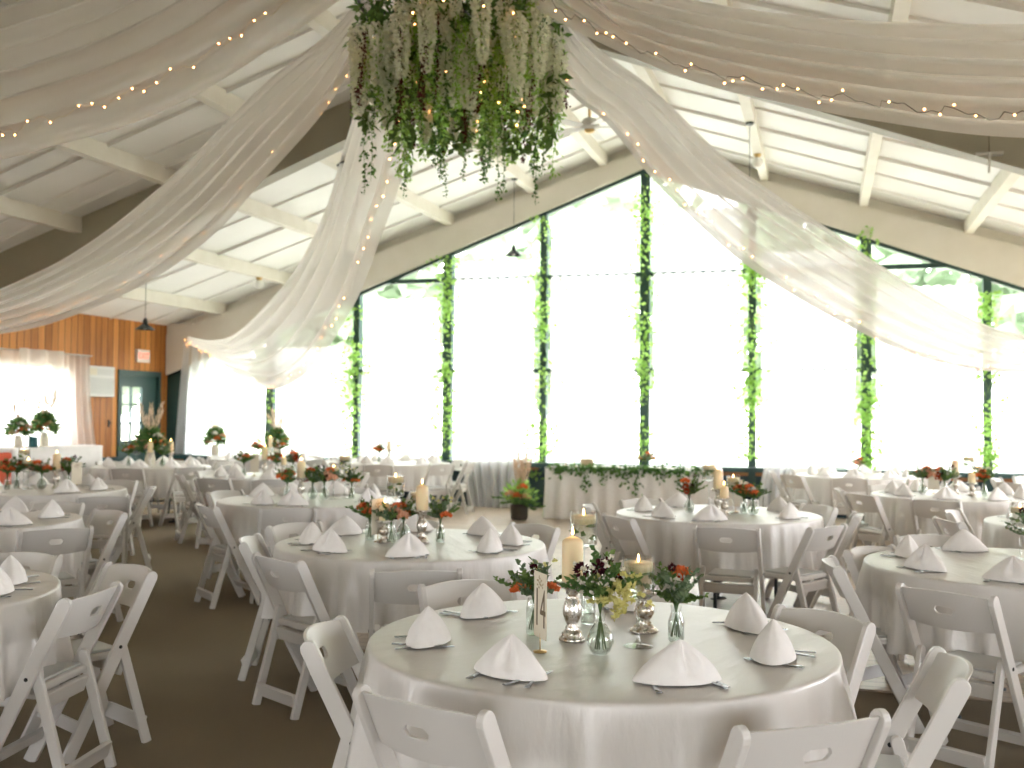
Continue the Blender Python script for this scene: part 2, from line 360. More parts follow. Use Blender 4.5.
# tapered frames
for Y in (5.25, 10.8, -.35):
    m = MB(); hw = XR-RX
    def rib(y0, y1, zt, zb, m=m, hw=hw):
        for sgn in (-1, 1):
            xs = [RX, RX+sgn*hw]
            pts = [(xs[0], zt(0)), (xs[1], zt(hw)), (xs[1], zb(hw)), (xs[0], zb(0))]
            vs = [(x, y0, z) for x, z in pts]+[(x, y1, z) for x, z in pts]
            m.add(vs, [(0, 1, 2, 3), (7, 6, 5, 4), (0, 4, 5, 1), (2, 6, 7, 3), (1, 5, 6, 2)])
    rib(Y-.03, Y+.03, lambda d: 5.9-.325*d, lambda d: 5.56-.375*d)
    rib(Y-.11, Y+.11, lambda d: 5.575-.375*d, lambda d: 5.55-.375*d)
    for sgn in (-1, 1):
        xa = RX+sgn*hw; xb = RX+sgn*(hw-.42); xc = RX+sgn*(hw-.2)
        m.add([(xa, Y-.03, 2.5), (xb, Y-.03, 2.5), (xc, Y-.03, 0), (xa, Y-.03, 0), (xa, Y+.03, 2.5), (xb, Y+.03, 2.5), (xc, Y+.03, 0), (xa, Y+.03, 0)],
              [(0, 1, 2, 3), (7, 6, 5, 4), (1, 5, 6, 2)])
    struct(m.build('roof_frame', M['frame_paint']), 'grey-green tapered steel roof frame spanning the hall at %s' % ({5.25: 'the near bay', 10.8: 'the middle of the ceiling', -.35: 'the entrance end'}[Y]), 'beam')
# window wall: band above the glass, recess above it
def slope_band(z0f, z1f, y0, y1, mt, name, label, cat):
    m = MB()
    for sgn in (-1, 1):
        hw = XR-RX; x0, x1 = RX, RX+sgn*hw
        pts = [(x0, z1f(0)), (x1, z1f(hw)), (x1, z0f(hw)), (x0, z0f(0))]
        vs = [(x, y0, z) for x, z in pts]+[(x, y1, z) for x, z in pts]
        m.add(vs, [(0, 1, 2, 3), (7, 6, 5, 4), (0, 4, 5, 1), (2, 6, 7, 3)])
    return struct(m.build(name, mt), label, cat)
slope_band(lambda d: 5.70-.325*d, lambda d: 5.92-.325*d, D+.05, D+.15, M['beam'], 'trim_1', 'shaded cream strip between ceiling and window beam', 'trim')
slope_band(lambda d: 5.43-.375*d, lambda d: 5.73-.325*d, D-.12, D+.15, M['cream'], 'wall_far', 'cream boarded beam over the big window wall', 'wall')
slope_band(lambda d: 5.375-.375*d, lambda d: 5.435-.375*d, D-.06, D+.06, M['green_trim'], 'trim_2', 'dark green sloping top rail of the window wall', 'trim')
MX = [RX+SP*i for i in range(-5, 6)]
for i, x in zip(range(-5, 6), MX):
    wd = .055 if i % 2 else .075
    struct(MB().box(x-wd, x+wd, D-.07, D+.07, .0, glass_z(x)+.02).build('window_post', M['green_trim']), 'dark green upright post of the window wall', 'window')
for z, nm in ((2.2217, 'lower'), (3.748, 'upper')):
    hw = 8.7 if z < 3 else (5.386-3.748)/.375+.1
    struct(MB().box(RX-hw, RX+hw, D-.035, D+.05, z-.035, z+.035).build('window_rail', M['green_trim']), '%s dark green cross rail of the window wall' % nm, 'window')
for k in range(10):
    x0, x1 = MX[k]+.05, MX[k+1]-.05
    za, zb = glass_z(x0), glass_z(x1)
    pts = [(x0, .74), (x1, .74), (x1, zb), (x0, za)]
    vs = [(x, D+.004, z) for x, z in pts]+[(x, D-.004, z) for x, z in pts]
    struct(MB().add(vs, [(0, 1, 2, 3), (7, 6, 5, 4)]).build('window_%d' % (k+1), M['glass']), 'tall window bay between two dark green posts', 'window')
lw = MB(); lw.box(XL, XR, D-.02, D+.15, 0, .60)
struct(lw.build('wall_far_lower', M['teal_wall']), 'dark teal panelling under the window wall sill', 'wall')
struct(MB().box(XL, XR, D-.05, D+.12, .60, .665).build('trim_3', M['orange_wood']), 'orange wood strip beneath the dark sill', 'trim')
struct(MB().box(XL, XR, D-.3, D+.14, .665, .735).build('window_sill', M['green_trim']), 'dark green sill along the foot of the window wall', 'window')
xp = RX-5*SP
struct(MB().box(XL, xp-.04, D-.06, D+.14, .735, 2.355).build('trim_4', M['green_trim']), 'dark green panel in the corner beside the windows', 'trim')
struct(MB().box(XL, xp+.1, D-.10, D+.14, 2.355, 3.1).build('wall_far_corner', M['cream']), 'cream boarding above the dark corner panel', 'wall')

# long walls with their window and door openings
def wall_x(name, x0, x1, spans, ztop, mt, label, ylo=YB, yhi=D+.15):
    """wall at x in [x0,x1]; spans = (y0,y1,z0,z1) openings in order of y"""
    m = MB(); y = ylo
    for (a, b, c, d) in spans:
        m.box(x0, x1, y, a, 0, ztop)
        if c > 0: m.box(x0, x1, a, b, 0, c)
        m.box(x0, x1, a, b, d, ztop); y = b
    m.box(x0, x1, y, yhi, 0, ztop)
    return struct(m.build(name, mt), label, 'wall')
LW = (10.2, 13.75, .95, 2.2); LD = (14.96, 16.07, 0, 2.2)
wall_x('wall_left', XL-.15, XL, [(-1.8, 1.8, .8, 2.3), LW, LD], ceil_z(XL)+.03, M['pine'], 'orange knotty pine board wall with door and curtained window')
wall_x('wall_right', XR, XR+.15, [(-1.8, 1.8, .8, 2.35), (5.9, 10.2, .8, 2.35), (11.4, 15.6, .8, 2.35)], ceil_z(XR)+.03, M['pine'], 'pine board wall of the hall opposite the door')
nw = MB()
for a, b, c, d in ((XL, -9.6, 0, 3.2), (-9.6, -6.4, 0, .9), (-9.6, -6.4, 2.3, 3.6), (-6.4, -.4, 0, 5.9), (-.4, 2.8, 0, .9), (-.4, 2.8, 2.3, 3.6), (2.8, XR, 0, 3.2)):
    nw.box(a, b, YB-.15, YB, c, d)
nw.add([(XL, YB, 3.0), (RX, YB, 5.95), (XR, YB, 3.0), (XL, YB-.15, 3.0), (RX, YB-.15, 5.95), (XR, YB-.15, 3.0)], [(0, 2, 1), (3, 4, 5)])
struct(nw.build('wall_near', M['cream']), 'cream gable wall at the entrance end of the hall', 'wall')
# left window and door
struct(MB().box(XL-.09, XL-.08, LW[0], LW[1], LW[2], LW[3]).build('window_11', M['glass']), 'wide side window in the pine wall behind white curtains', 'window')
wf = MB()
for a, b, c, d in ((LW[0], LW[1], LW[2], LW[2]+.05), (LW[0], LW[1], LW[3]-.05, LW[3]), (LW[0], LW[0]+.05, LW[2], LW[3]), (LW[1]-.05, LW[1], LW[2], LW[3]), (11.9, 11.97, LW[2], LW[3])):
    wf.box(XL-.12, XL+.015, a, b, c, d)
struct(wf.build('window_frame', M['white_plastic']), 'white frame of the side window in the pine wall', 'window')
dr = MB()
dr.box(XL-.14, XL+.03, LD[0]-.03, LD[0]+.06, 0, 2.21); dr.box(XL-.14, XL+.03, LD[1]-.04, LD[1]+.03, 0, 2.21); dr.box(XL-.14, XL+.03, LD[0]+.06, LD[1]-.04, 2.12, 2.21)
struct(dr.build('door_frame', M['green_trim']), 'dark green frame of the exit door in the pine wall', 'door')
door = MB(); y0, y1 = LD[0]+.06, LD[1]-.04; yg0, yg1 = y0+.06, y0+.62
door.box(XL-.08, XL-.03, y0, y1, 0, 1.0); door.box(XL-.08, XL-.03, yg1, y1, 1.0, 2.12); door.box(XL-.08, XL-.03, y0, yg0, 1.0, 2.12); door.box(XL-.08, XL-.03, yg0, yg1, 1.93, 2.12)
for z in (1.29, 1.61): door.box(XL-.075, XL-.035, yg0, yg1, z, z+.025)
door.box(XL-.075, XL-.035, (yg0+yg1)/2-.015, (yg0+yg1)/2+.015, 1.0, 1.93)
do = struct(door.build('door_1', M['green_trim']), 'dark green door with six small glass panes', 'door')
MB().box(XL-.06, XL-.055, yg0, yg1, 1.0, 1.93).build('door_pane', M['glass'], do)
MB().box(XL-.03, XL-.02, y1-.12, y1-.07, .98, 1.12).tube([(XL-.03, y1-.1, 1.05), (XL+.03, y1-.1, 1.05), (XL+.03, y1-.2, 1.05)], .011).build('door_handle', M['gold'], do)
struct(MB().box(XL, XL+.05, 13.75, LD[0]-.03, .62, .74).build('trim_5', M['teal_wall']), 'dark blue rail along the foot of the pine wall', 'trim')
struct(MB().box(XL, XL+.03, YB, 13.75, .0, .12).build('baseboard_left', M['teal_wall']), 'dark baseboard at the foot of the pine wall', 'baseboard')

# outdoors
gm = struct(MB().box(-90, 90, -60, 120, -.35, -.25).build('ground', M['meadow']), 'green lawn outside the windows', 'ground')
def tree(x, y, h, s, label):
    t = thing('leafy_tree', label, 'tree', (x, y, -.25), 0, 'trees beyond the windows'); r_ = random.Random(int(x*7+y))
    MB().tube([(0, 0, 0), (.1, 0, h*.3), (0, .1, h*.7)], .22, 8, .08).build('trunk', M['bark'], t)
    m = MB()
    for k in range(1700):
        a, b, c = r_.uniform(0, 2*pi), r_.uniform(-1, 1), r_.random()**.4
        q = sqrt(1-b*b); p = (s*c*q*cos(a)*(1+.2*sin(3*a)), s*c*q*sin(a), h*.56+h*.42*c*b)
        m.leaf(p, (r_.gauss(0, 1), r_.gauss(0, 1), r_.gauss(0, .6)), 1.0, .75, r_)
    m.build('crown', M['tree'], t)
for k, (x, y, h, s) in enumerate(((8.5, 33, 10, 4.2), (.5, 36, 11, 4.4), (-8.5, 37, 12, 4.6), (-17.5, 36, 11, 4.4), (-26.5, 34, 11, 4.4), (-35, 29, 10, 4.2), (17, 36, 11, 4.4), (-25, 20, 9, 3.6))):
    tree(x, y, h, s, 'broad leafy tree beyond the lawn, ' + ['seen past the last window post', 'behind the post draped with thin ivy', 'behind the peak of the windows', 'behind the windows beside the peak', 'behind the windows over the aisle', 'behind the corner windows', 'furthest along the treeline', 'outside the pine wall'][k])
for k in range(5):
    fm = MB(); x = 2.2+k*2.2
    fm.box(x, x+.1, 27, 27.1, -.25, .9)
    for z in (.25, .7): fm.box(x, x+2.2, 27.02, 27.06, z, z+.12)
    tag(fm.build('rail_fence', M['fence_wood']), 'weathered rail fence section on the lawn outside', 'fence', 'fence sections on the lawn')

# ================================================================== WINDOW CURTAINS
def curtain(x0, x1, zt, zb, y, label, wav=9, amp=.025, taper=(0, 0), mt='curtain', name='sheer_curtain', group='sheer curtains over the window wall'):
    m = MB(); rows = []; nx = 60; ph = RND.random()*6
    for j in range(14):
        t = j/13; z = zt+(zb-zt)*t; row = []
        a, b = x0+taper[0]*t, x1+taper[1]*t
        for i in range(nx+1):
            u = i/nx; row.append((a+(b-a)*u, y+amp*sin(u*wav*2*pi+ph+.4*sin(t*3))*(.6+.4*t), z+(.028*abs(sin(u*wav*pi)) if j == 0 else 0)))
        rows.append(row)
    m.grid(rows)
    o = m.build(name, M[mt]); return tag(o, label, 'curtain', group)
g = .14
for k in range(1, 9):
    x0, x1 = MX[k]+g, MX[k+1]-g
    zt = min(4.78, glass_z(x0 if k < 5 else x1)-.32) if k not in (4, 5) else 4.72
    if k in (3, 6): zt = 4.0
    if k in (2, 7): zt = 3.42
    if k in (1, 8): zt = 2.62
    names = {1: 'over the first wide pane past the corner', 2: 'between the two ivy posts nearest the draped corner', 3: 'left of the pane under the peak', 4: 'just left of the peak mullion',
             5: 'just right of the peak mullion', 6: 'second bay right of the peak', 7: 'third bay right of the peak', 8: 'furthest right bay'}
    tiers = [(zt, 3.77)] if zt > 3.9 else []
    tiers.append((3.728 if zt > 3.9 else zt, 2.229)) if zt > 2.7 else None
    tiers.append((2.206 if zt > 2.7 else zt, .76))
    for q, (za, zb) in enumerate(tiers):
        tn = 'lowest' if q == len(tiers)-1 else ('topmost' if q == 0 and len(tiers) == 3 else 'middle')
        curtain(x0, x1, za, zb, D-.1, '%s white sheer curtain tier hanging %s' % (tn, names[k]), taper=((0, -.14) if k == 6 and tn == 'lowest' else (0, 0)))
curtain(MX[0]-.04, MX[1]-.3, 2.75, .745, D-.14, 'gathered white sheer panel hanging in the corner by the dark panel', 7, .05, (-.14, -.1), name='sheer_curtain')
def sill_drape(xa, xb, xa2, xb2, label):
    m = MB(); rows = []; nx = 90
    for j in range(16):
        t = j/15; z = .80*(1-t)+.015*t; row = []
        a, b = xa+(xa2-xa)*t**.5, xb+(xb2-xb)*t**.5
        for i in range(nx+1):
            u = i/nx; row.append((a+(b-a)*u, D-.37-.03*t+.045*sin(u*13*pi+1+.5*sin(4*t)), z))
        rows.append(row)
    m.grid(rows); return tag(m.build('floor_length_sheer', M['sill_drape']), label, 'curtain', 'sheer curtain ends falling over the sill')
px = at_y(463, 470, D).x; px2 = at_y(529, 470, D).x
sill_drape(px, px2, px+.22, px2-.08, 'sheer curtain end falling over the sill to the floor near the pampas plant')
px = at_y(768, 470, D).x; px2 = at_y(835, 470, D).x
sill_drape(px, px2, px-.15, px2-.1, 'sheer curtain end falling over the sill beyond the candlelit table in the middle')

# curtains on the side window
def side_curtain(y0, y1, zt, zb, label, wav, amp=.035, flare=0., mt='drape'):
    m = MB(); rows = []; nx = 60
    for j in range(12):
        t = j/11; z = zt+(zb-zt)*t; row = []
        for i in range(nx+1):
            u = i/nx; row.append((XL+.14+amp*sin(u*wav*2*pi)*(.6+.5*t), y0+(y1-y0)*u+flare*t*t*(u if flare > 0 else 1-u), z))
        rows.append(row)
    m.grid(rows); return tag(m.build('sheer_curtain', M[mt]), label, 'curtain', 'curtains on the side window')
side_curtain(10.0, 13.25, 2.38, .3, 'white curtain covering the near half of the side window', 13, mt='curtain')
side_curtain(13.2, 14.05, 2.38, .42, 'white curtain at the end of the side window beside the air conditioner', 6, .04, .35)
m = MB(); rows = []
for j in range(8):
    t = j/7; rows.append([(XL+.2+.05*sin(u*17), 12.45+u*1.0, 2.42-t*(.25+.07*sin(u*pi*2.5))) for u in [i/40 for i in range(41)]])
tag(m.grid(rows).build('curtain_scarf', M['drape']), 'short white scarf swagged over the curtain rod', 'curtain')
rod = MB().tube([(XL+.14, 10.0, 2.39), (XL+.14, 14.1, 2.39)], .012)
tag(rod.build('curtain_rod', M['grey_plastic']), 'thin curtain rod above the side window', 'curtain rod')

# ================================================================== CEILING DRAPES
HUB = (RX, 7.55)
def interp(pts, n):
    """even resampling of 3D points by length with smooth interpolation"""
    d = [0]
    for a, b in zip(pts, pts[1:]): d.append(d[-1]+(b-a).length)
    out = []
    for k in range(n):
        s_ = d[-1]*k/(n-1); i = 0
        while i < len(d)-2 and d[i+1] < s_: i += 1
        t = (s_-d[i])/max(1e-9, d[i+1]-d[i])
        p0, p1, p2, p3 = pts[max(0, i-1)], pts[i], pts[i+1], pts[min(len(pts)-1, i+2)]
        out.append(.5*((2*p1)+(p2-p0)*t+(2*p0-5*p1+4*p2-p3)*t*t+(3*p1-p0-3*p2+p3)*t**3))
    return out
def swag(end, upper, lower, label, folds=7, depth=.16, n=70, nb=16, seed=1, up_end=None, lo_end=None, mt='drape', lights=True, light_up=.12, side=1, wire='wire'):
    """a hanging sheet between two measured edges; folds run along its length and stand off from the sheet"""
    P0, P1 = HUB, end
    up = [in_plane(x, y, P0, P1) for x, y in upper]; lo = [in_plane(x, y, P0, P1) for x, y in lower]
    if up_end: up.append(Vector(up_end))
    if lo_end: lo.append(Vector(lo_end))
    U = interp(up, n); Lw = interp(lo, n)
    nrm = Vector((P1[1]-P0[1], -(P1[0]-P0[0]), 0)).normalized(); rn = random.Random(seed)
    if nrm.dot(-(U[n//2]-Vector((0, 0, CAM_H)))) < 0: nrm = -nrm
    ph = [rn.random()*6 for _ in range(4)]
    m = MB(); rows = []; nv = 56
    for k in range(n):
        t = k/(n-1); row = []
        wd = (U[k]-Lw[k]).length
        for j in range(nv+1):
            v = j/nv; vv = v+.018*sin(v*folds*2*pi+ph[0]+2*t)
            p = U[k].lerp(Lw[k], vv)
            off = depth*min(1, wd/1.1)*(.46*sin(v*folds*2*pi+ph[1]+.9*sin(1.8*t+ph[2]))+.13*sin(v*folds*3.7*pi+ph[3]+1.5*t)) + .35*min(1, wd)*sin(pi*v)*depth*2
            row.append(p+nrm*off)
        rows.append(row)
    m.grid(rows)
    t_ = thing('ceiling_drape', label, 'drape', (0, 0, 0), 0, 'sheer drapes swagged from the floral chandelier')
    m.build('sheer_panel', M[mt], t_)
    # string lights threaded in the lower hem
    if lights:
        s_ = thing('string_lights', 'string of warm fairy lights '+lights, 'string lights', (0, 0, 0), 0, 'string lights in the ceiling drapes')
        cord = []; K = 150
        for q in range(K):
            t = q/(K-1); k = min(n-1, int(t*(n-1))); wd = (U[k]-Lw[k]); h = min(light_up, wd.length*.3)
            cord.append(Lw[k].lerp(Lw[min(n-1, k+1)], t*(n-1)-k)+wd.normalized()*(h+.03*sin(q*.9)+.02*sin(q*2.3))+nrm*((depth*.75+.02)*side))
        MB().tube(cord, .0025, 4).build('light_cord', M[wire], s_)
        bm = MB().ball((0, 0, 0), .0065, 6, 4).mesh('fairy_bulb', M['bulb'])
        lens = 0; last = cord[0]
        step = 0; cnt = 0
        for q in range(2, K-1, 2):
            if cnt >= 95: break
            if rn.random() < .22: continue
            o = bpy.data.objects.new('fairy_bulb', bm); C.objects.link(o); o.parent = s_
            o.location = cord[q]+Vector((0, 0, rn.uniform(-.03, .02)))+nrm*.01; cnt += 1
    return t_
# C: down to the window-wall corner
swag((-11.0, 16.2),
     [(398, -60), (385, 20), (348, 139), (328, 205), (293, 268), (239, 330), (212, 340), (188, 336)],
     [(432, -60), (424, 40), (410, 100), (395, 178), (375, 237), (352, 299), (313, 362), (274, 388), (240, 376), (212, 355), (188, 344)],
     'narrow sheer drape falling steeply to the window corner, lit along one edge', 5, .13, seed=3, lights='edging the drape that falls to the window corner', light_up=.03, side=.45, wire='white_plastic')
# B: to the pine wall
swag((-11.3, 10.6),
     [(400, -60), (341, 22), (265, 84), (177, 173), (88, 243), (0, 288), (-110, 330)],
     [(425, -60), (372, 25), (327, 106), (257, 186), (212, 235), (146, 283), (66, 318), (0, 334), (-110, 345)],
     'broad sheer drape sweeping down toward the pine wall', 6, .2, seed=5, lights='inside the drape toward the pine wall', light_up=.3, side=-1, wire='white_plastic')
# A: nearest, to the side wall
swag((-11.3, 5.25),
     [(430, -330), (300, -180), (150, -60), (0, 0), (-200, 60), (-500, 130)],
     [(430, -70), (334, 0), (265, 49), (199, 91), (133, 121), (62, 142), (0, 158), (-150, 185), (-500, 190)],
     'wide grey-white sheer drape crossing the upper corner over the aisle', 7, .3, seed=8, lights='glowing along the hem of the drape over the aisle', light_up=.09, side=1.3, wire='card')
# D: to the far right wall
swag((5.7, 15.6),
     [(520, -60), (587, 38), (651, 88), (720, 154), (762, 185), (833, 231), (879, 263), (947, 304), (1024, 335), (1180, 350)],
     [(480, -60), (560, 81), (606, 122), (651, 177), (697, 222), (742, 261), (788, 291), (843, 322), (902, 350), (961, 367), (1024, 372), (1180, 365)],
     'long sheer drape crossing in front of the window peak', 6, .2, seed=11, mt='drape_dense', lights='edging the drape in front of the window peak', light_up=.02, side=.5, wire='white_plastic')
# E: nearest right
swag((5.9, 5.25),
     [(520, -300), (560, -70), (620, -20), (689, 0), (819, 17), (1024, 22), (1300, 5), (1700, -60)],
     [(490, -60), (520, -8), (559, 19), (626, 53), (694, 80), (771, 99), (868, 118), (1024, 136), (1300, 130), (1700, 40)],
     'wide sheer drape overhead that hides part of the dark roof frame', 6, .3, seed=14, lights='with dark wire along the hem of the overhead drape', light_up=.07)

# ================================================================== FLORAL CHANDELIER
ch = thing('floral_chandelier', 'hanging floral chandelier of white wisteria, ivy and dark red amaranth', 'chandelier', (RX-.08, 7.75, 0))
R0 = .80
hp = MB(); hp.tube([(R0*cos(a), R0*sin(a), 4.78) for a in [2*pi*i/40 for i in range(41)]], .015)
hp.tube([(-R0, 0, 4.78), (R0, 0, 4.78)], .012).tube([(0, -R0, 4.78), (0, R0, 4.78)], .012)
hp.build('hoop', M['black'], ch)
MB().tube([(0, 0, 4.78), (0, 0, 5.66)], .01).build('hanging_cord', M['black'], ch)
fm = MB(); rn = random.Random(21)
for k in range(2200):
    a = rn.uniform(0, 2*pi); r = R0*1.05*sqrt(rn.random()); z = rn.uniform(4.45, 4.95)
    fm.leaf((r*cos(a), r*sin(a), z), (rn.gauss(0, 1), rn.gauss(0, 1), rn.gauss(-.6, .7)), rn.uniform(.06, .12), rn.uniform(.03, .05), rn)
fm.build('foliage', M['ivy_dark'], ch)
def wisteria(seed, ln):
    rn = random.Random(seed); m = MB()
    m.tube([(0, 0, 0), (.01, 0, -ln)], .002, 3)
    for k in range(int(760*ln)):
        t = rn.random(); rad = .058*(1-t)**.6*(.5+.5*min(1, t*8))+.008; a = rn.uniform(0, 2*pi); q = rad*rn.uniform(.6, 1)
        m.leaf((q*cos(a), q*sin(a), -t*ln), (cos(a), sin(a), rn.uniform(-1, .3)), .034, .030, rn)
    return m.mesh('wisteria_strand', M['wisteria'])
def vine(seed, ln, mt, ll, lw_, dens, spread):
    rn = random.Random(seed); m = MB(); pts = [Vector((0, 0, 0))]; p = pts[0].copy()
    for k in range(8): p = p+Vector((rn.gauss(0, .012), rn.gauss(0, .012), -ln/8)); pts.append(p)
    m.tube(pts, .0022, 3)
    for k in range(int(dens*ln)):
        t = rn.random()*7.999; i = int(t); q = pts[i].lerp(pts[i+1], t-i); a = rn.uniform(0, 2*pi)
        m.leaf(q+Vector((rn.gauss(0, spread), rn.gauss(0, spread), 0)), (cos(a), sin(a), rn.uniform(-1.5, -.1)), ll*rn.uniform(.7, 1.2), lw_*rn.uniform(.7, 1.2), rn)
    return m.mesh('vine', M[mt])
wis = [wisteria(s_, .42+.06*(s_ % 4)) for s_ in range(6)]
ivs = [vine(40+s_, .62+.14*s_, 'ivy_dark', .035, .028, 75, .012) for s_ in range(4)]
lgs = [vine(60+s_, .6+.1*s_, 'ivy', .05, .022, 130, .02) for s_ in range(4)]
ams = [vine(80+s_, .55+.12*s_, 'amaranth', .03, .018, 240, .012) for s_ in range(3)]
bigl = [vine(90+s_, .5, 'leaf', .13, .06, 60, .03) for s_ in range(3)]
def hang(me, nm, x, y, z, rz, sc=1):
    o = bpy.data.objects.new(nm, me); C.objects.link(o); o.parent = ch; o.location = (x, y, z); o.rotation_euler = (rn.gauss(0, .04), rn.gauss(0, .04), rz); o.scale = (sc, sc, sc)
def disc(f=1.): a = rn.uniform(0, 2*pi); r = R0*f*sqrt(rn.random()); return r*cos(a), r*sin(a), r/R0
for k in range(84):
    x, y, q = disc(1.1); hang(rn.choice(wis), 'wisteria_strand', x, y, rn.uniform(4.22, 4.75), rn.uniform(0, 6), rn.uniform(.85, 1.15))
for k in range(40):
    x, y, q = disc(1.05); hang(rn.choice(ivs), 'ivy_strand', x, y, rn.uniform(4.2, 4.45), rn.uniform(0, 6), rn.uniform(.8, 1.05))
for k in range(80):
    x, y, q = disc(1.06); hang(rn.choice(lgs), 'leafy_strand', x, y, rn.uniform(4.3, 4.75), rn.uniform(0, 6), rn.uniform(.8, 1.1))
for k in range(26):
    x, y, q = disc(1.1); hang(rn.choice(ams), 'amaranth_strand', x, y, rn.uniform(4.3, 4.6), rn.uniform(0, 6), rn.uniform(.8, 1.1))
for k in range(16):
    x, y, q = disc(1.0); hang(rn.choice(bigl), 'large_leaf_spray', x, y, rn.uniform(4.15, 4.4), rn.uniform(0, 6), 1)
bm = MB().ball((0, 0, 0), .008, 6, 4).mesh('fairy_bulb', M['bulb'])
for k in range(60):
    x, y, q = disc(1.0); hang(bm, 'fairy_bulb', x, y, rn.uniform(3.85, 4.7), 0)

# ================================================================== IVY ON THE POSTS
def post_ivy(i, z0, z1, dens, label, spread=.15, mt='ivy'):
    rn = random.Random(100+i); x = RX+SP*i; m = MB()
    for s_ in range(2):
        pts = []; k = 0; z = z0
        while z <= z1: pts.append((x+.07*sin(z*5+s_*pi+i), D-.11-.03*cos(z*5+s_*pi), z)); z += .08
        if len(pts) > 1: m.tube(pts, .005, 4)
    o_st = m
    lf = MB(); n = int((z1-z0)*dens*1.6)
    for k in range(n):
        z = rn.uniform(z0, z1); den = .55+.45*sin(z*3.1+i*1.7)+.25*sin(z*7+i)
        if rn.random() > max(.25, den): continue
        sx = rn.gauss(0, spread*(.6+.5*max(0, sin(z*2.3+i))))
        lf.leaf((x+sx, D-.13-abs(rn.gauss(0, .05)), z), (rn.gauss(0, 1), rn.gauss(-.3, .6), rn.gauss(-.7, .6)), rn.uniform(.06, .1), rn.uniform(.045, .075), rn)
    t = thing('ivy_garland', label, 'ivy', (0, 0, 0), 0, 'ivy garlands wound up the window posts')
    o_st.build('stem', M['stem'], t); lf.build('leaves', M[mt], t)
post_ivy(-4, .78, 2.3, 70, 'sparse ivy on the window post nearest the draped corner')
post_ivy(-3, .78, 3.36, 150, 'ivy garland on the post where the sloping top rail meets the drape')
post_ivy(-2, .3, 4.15, 150, 'ivy garland on the post beside the fallen curtain, trailing below the sill')
post_ivy(-1, .5, 4.75, 110, 'thin ivy garland on the post behind the black pendant lamp')
post_ivy(0, .9, 5.3, 110, 'ivy garland on the middle post under the window peak')
post_ivy(1, .9, 3.9, 190, 'dense ivy garland on the first post past the peak')
post_ivy(2, .75, 4.35, 170, 'ivy garland partly hidden by the long sheer drape', .12)
post_ivy(3, .78, 3.34, 150, 'ivy garland on the post by the outdoor fence view', .12)

# ================================================================== LAMPS, FAN, WALL THINGS
def pendant(x, y, z, zt, label):
    t = thing('pendant_lamp', label, 'lamp', (x, y, 0), 0, 'black barn pendants')
    MB().shell([(.015, z+.16), (.03, z+.13), (.035, z+.08), (.06, z+.06), (.10, z+.03), (.135, z)], 24).build('lamp_shade', M['black'], t)
    MB().ball((0, 0, z+.03), .03).build('bulb', M['globe'], t)
    MB().tube([(0, 0, z+.15), (0, 0, zt)], .004, 5).build('cord', M['black'], t)
    MB().lathe([(.05, zt-.03), (.05, zt)], 16).build('ceiling_mount', M['black'], t)
pendant(-8.9, 12.2, 2.63, ceil_z(-8.9), 'black barn pendant lamp hanging before the exit door wall')
pendant(-4.534, 15.2, 3.94, 5.13, 'small black pendant lamp hanging before the window peak')
pendant(-4.56, 9.5, 4.0, ceil_z(-4.56), 'black pendant lamp half hidden behind the narrow drape')
pendant(-.863, 13.0, 3.94, 5.13, 'black pendant lamp behind the long sheer drape')
def globe(x, y, z, label):
    t = thing('globe_light', label, 'light', (x, y, z), 0, 'round globe lights under the beams')
    MB().lathe([(.05, 0), (.055, -.02), (.035, -.04), (.035, -.06)], 16).build('fitting', M['gold'], t)
    MB().ball((0, 0, -.12), .078, 18, 12).build('lamp_globe', M['globe'], t)
globe(-8.85, 15.1, 5.72-.325*abs(-8.85-RX), 'round frosted globe light beneath a beam near the corner drape')
globe(-.863, 14.6, 5.125, 'round frosted globe light beneath a beam beside the long drape')
fn = thing('ceiling_fan', 'white ceiling fan with wooden light cap under the ridge', 'fan', (RX, 12.2, 4.98))
MB().tube([(0, 0, .08), (0, 0, .68)], .018, 8).build('down_rod', M['gold'], fn)
MB().lathe([(.02, .12), (.08, .10), (.12, .04), (.12, -.01), (.07, -.03)], 24).build('motor', M['white_plastic'], fn)
MB().lathe([(.065, -.03), (.05, -.06), (.001, -.07)], 20).build('light_cap', M['gold'], fn)
for k in range(5):
    T = Matrix.Rotation(2*pi*k/5+.3, 4, 'Z') @ Matrix.Rotation(.18, 4, 'X')
    MB().prism([(.1, -.03), (.2, -.055), (.56, -.065), (.6, -.03), (.6, .03), (.56, .065), (.2, .055), (.1, .03)], 0, .008, T).build('blade', M['white_plastic'], fn)
p = at_y(990, 153, 10.66)
sl = thing('spot_bracket', 'small white rod lamp on a bracket fixed to the dark roof frame', 'lamp', (p.x, 10.66, p.z))
MB().box(-.12, .12, .0, .1, -.012, .012).build('bracket', M['grey_plastic'], sl)
MB().tube([(0, 0, 0), (-.02, -.06, -.2)], .012).build('lamp_tube', M['globe'], sl)
MB().tube([(0, .06, 0), (.0, .06, .25)], .004).build('cord', M['wire'], sl)
# air conditioner
ac = thing('air_conditioner', 'white wall air conditioner beside the curtained window', 'air conditioner', (XL, 14.38, 1.74))
MB().box(0, .12, -.33, .33, 0, .5).build('case', M['white_plastic'], ac, bevel=.015)
gr = MB()
for k in range(12): gr.box(.12, .13, -.30, .30, .05+k*.022, .062+k*.022)
gr.build('lower_grille', M['grey_plastic'], ac)
gr = MB()
for k in range(4): gr.box(.12, .13, -.1, .30, .36+k*.025, .372+k*.025)
gr.build('air_outlet', M['grey_plastic'], ac)
MB().box(.12, .126, -.31, -.13, .35, .46).build('control_panel', M['card'], ac)
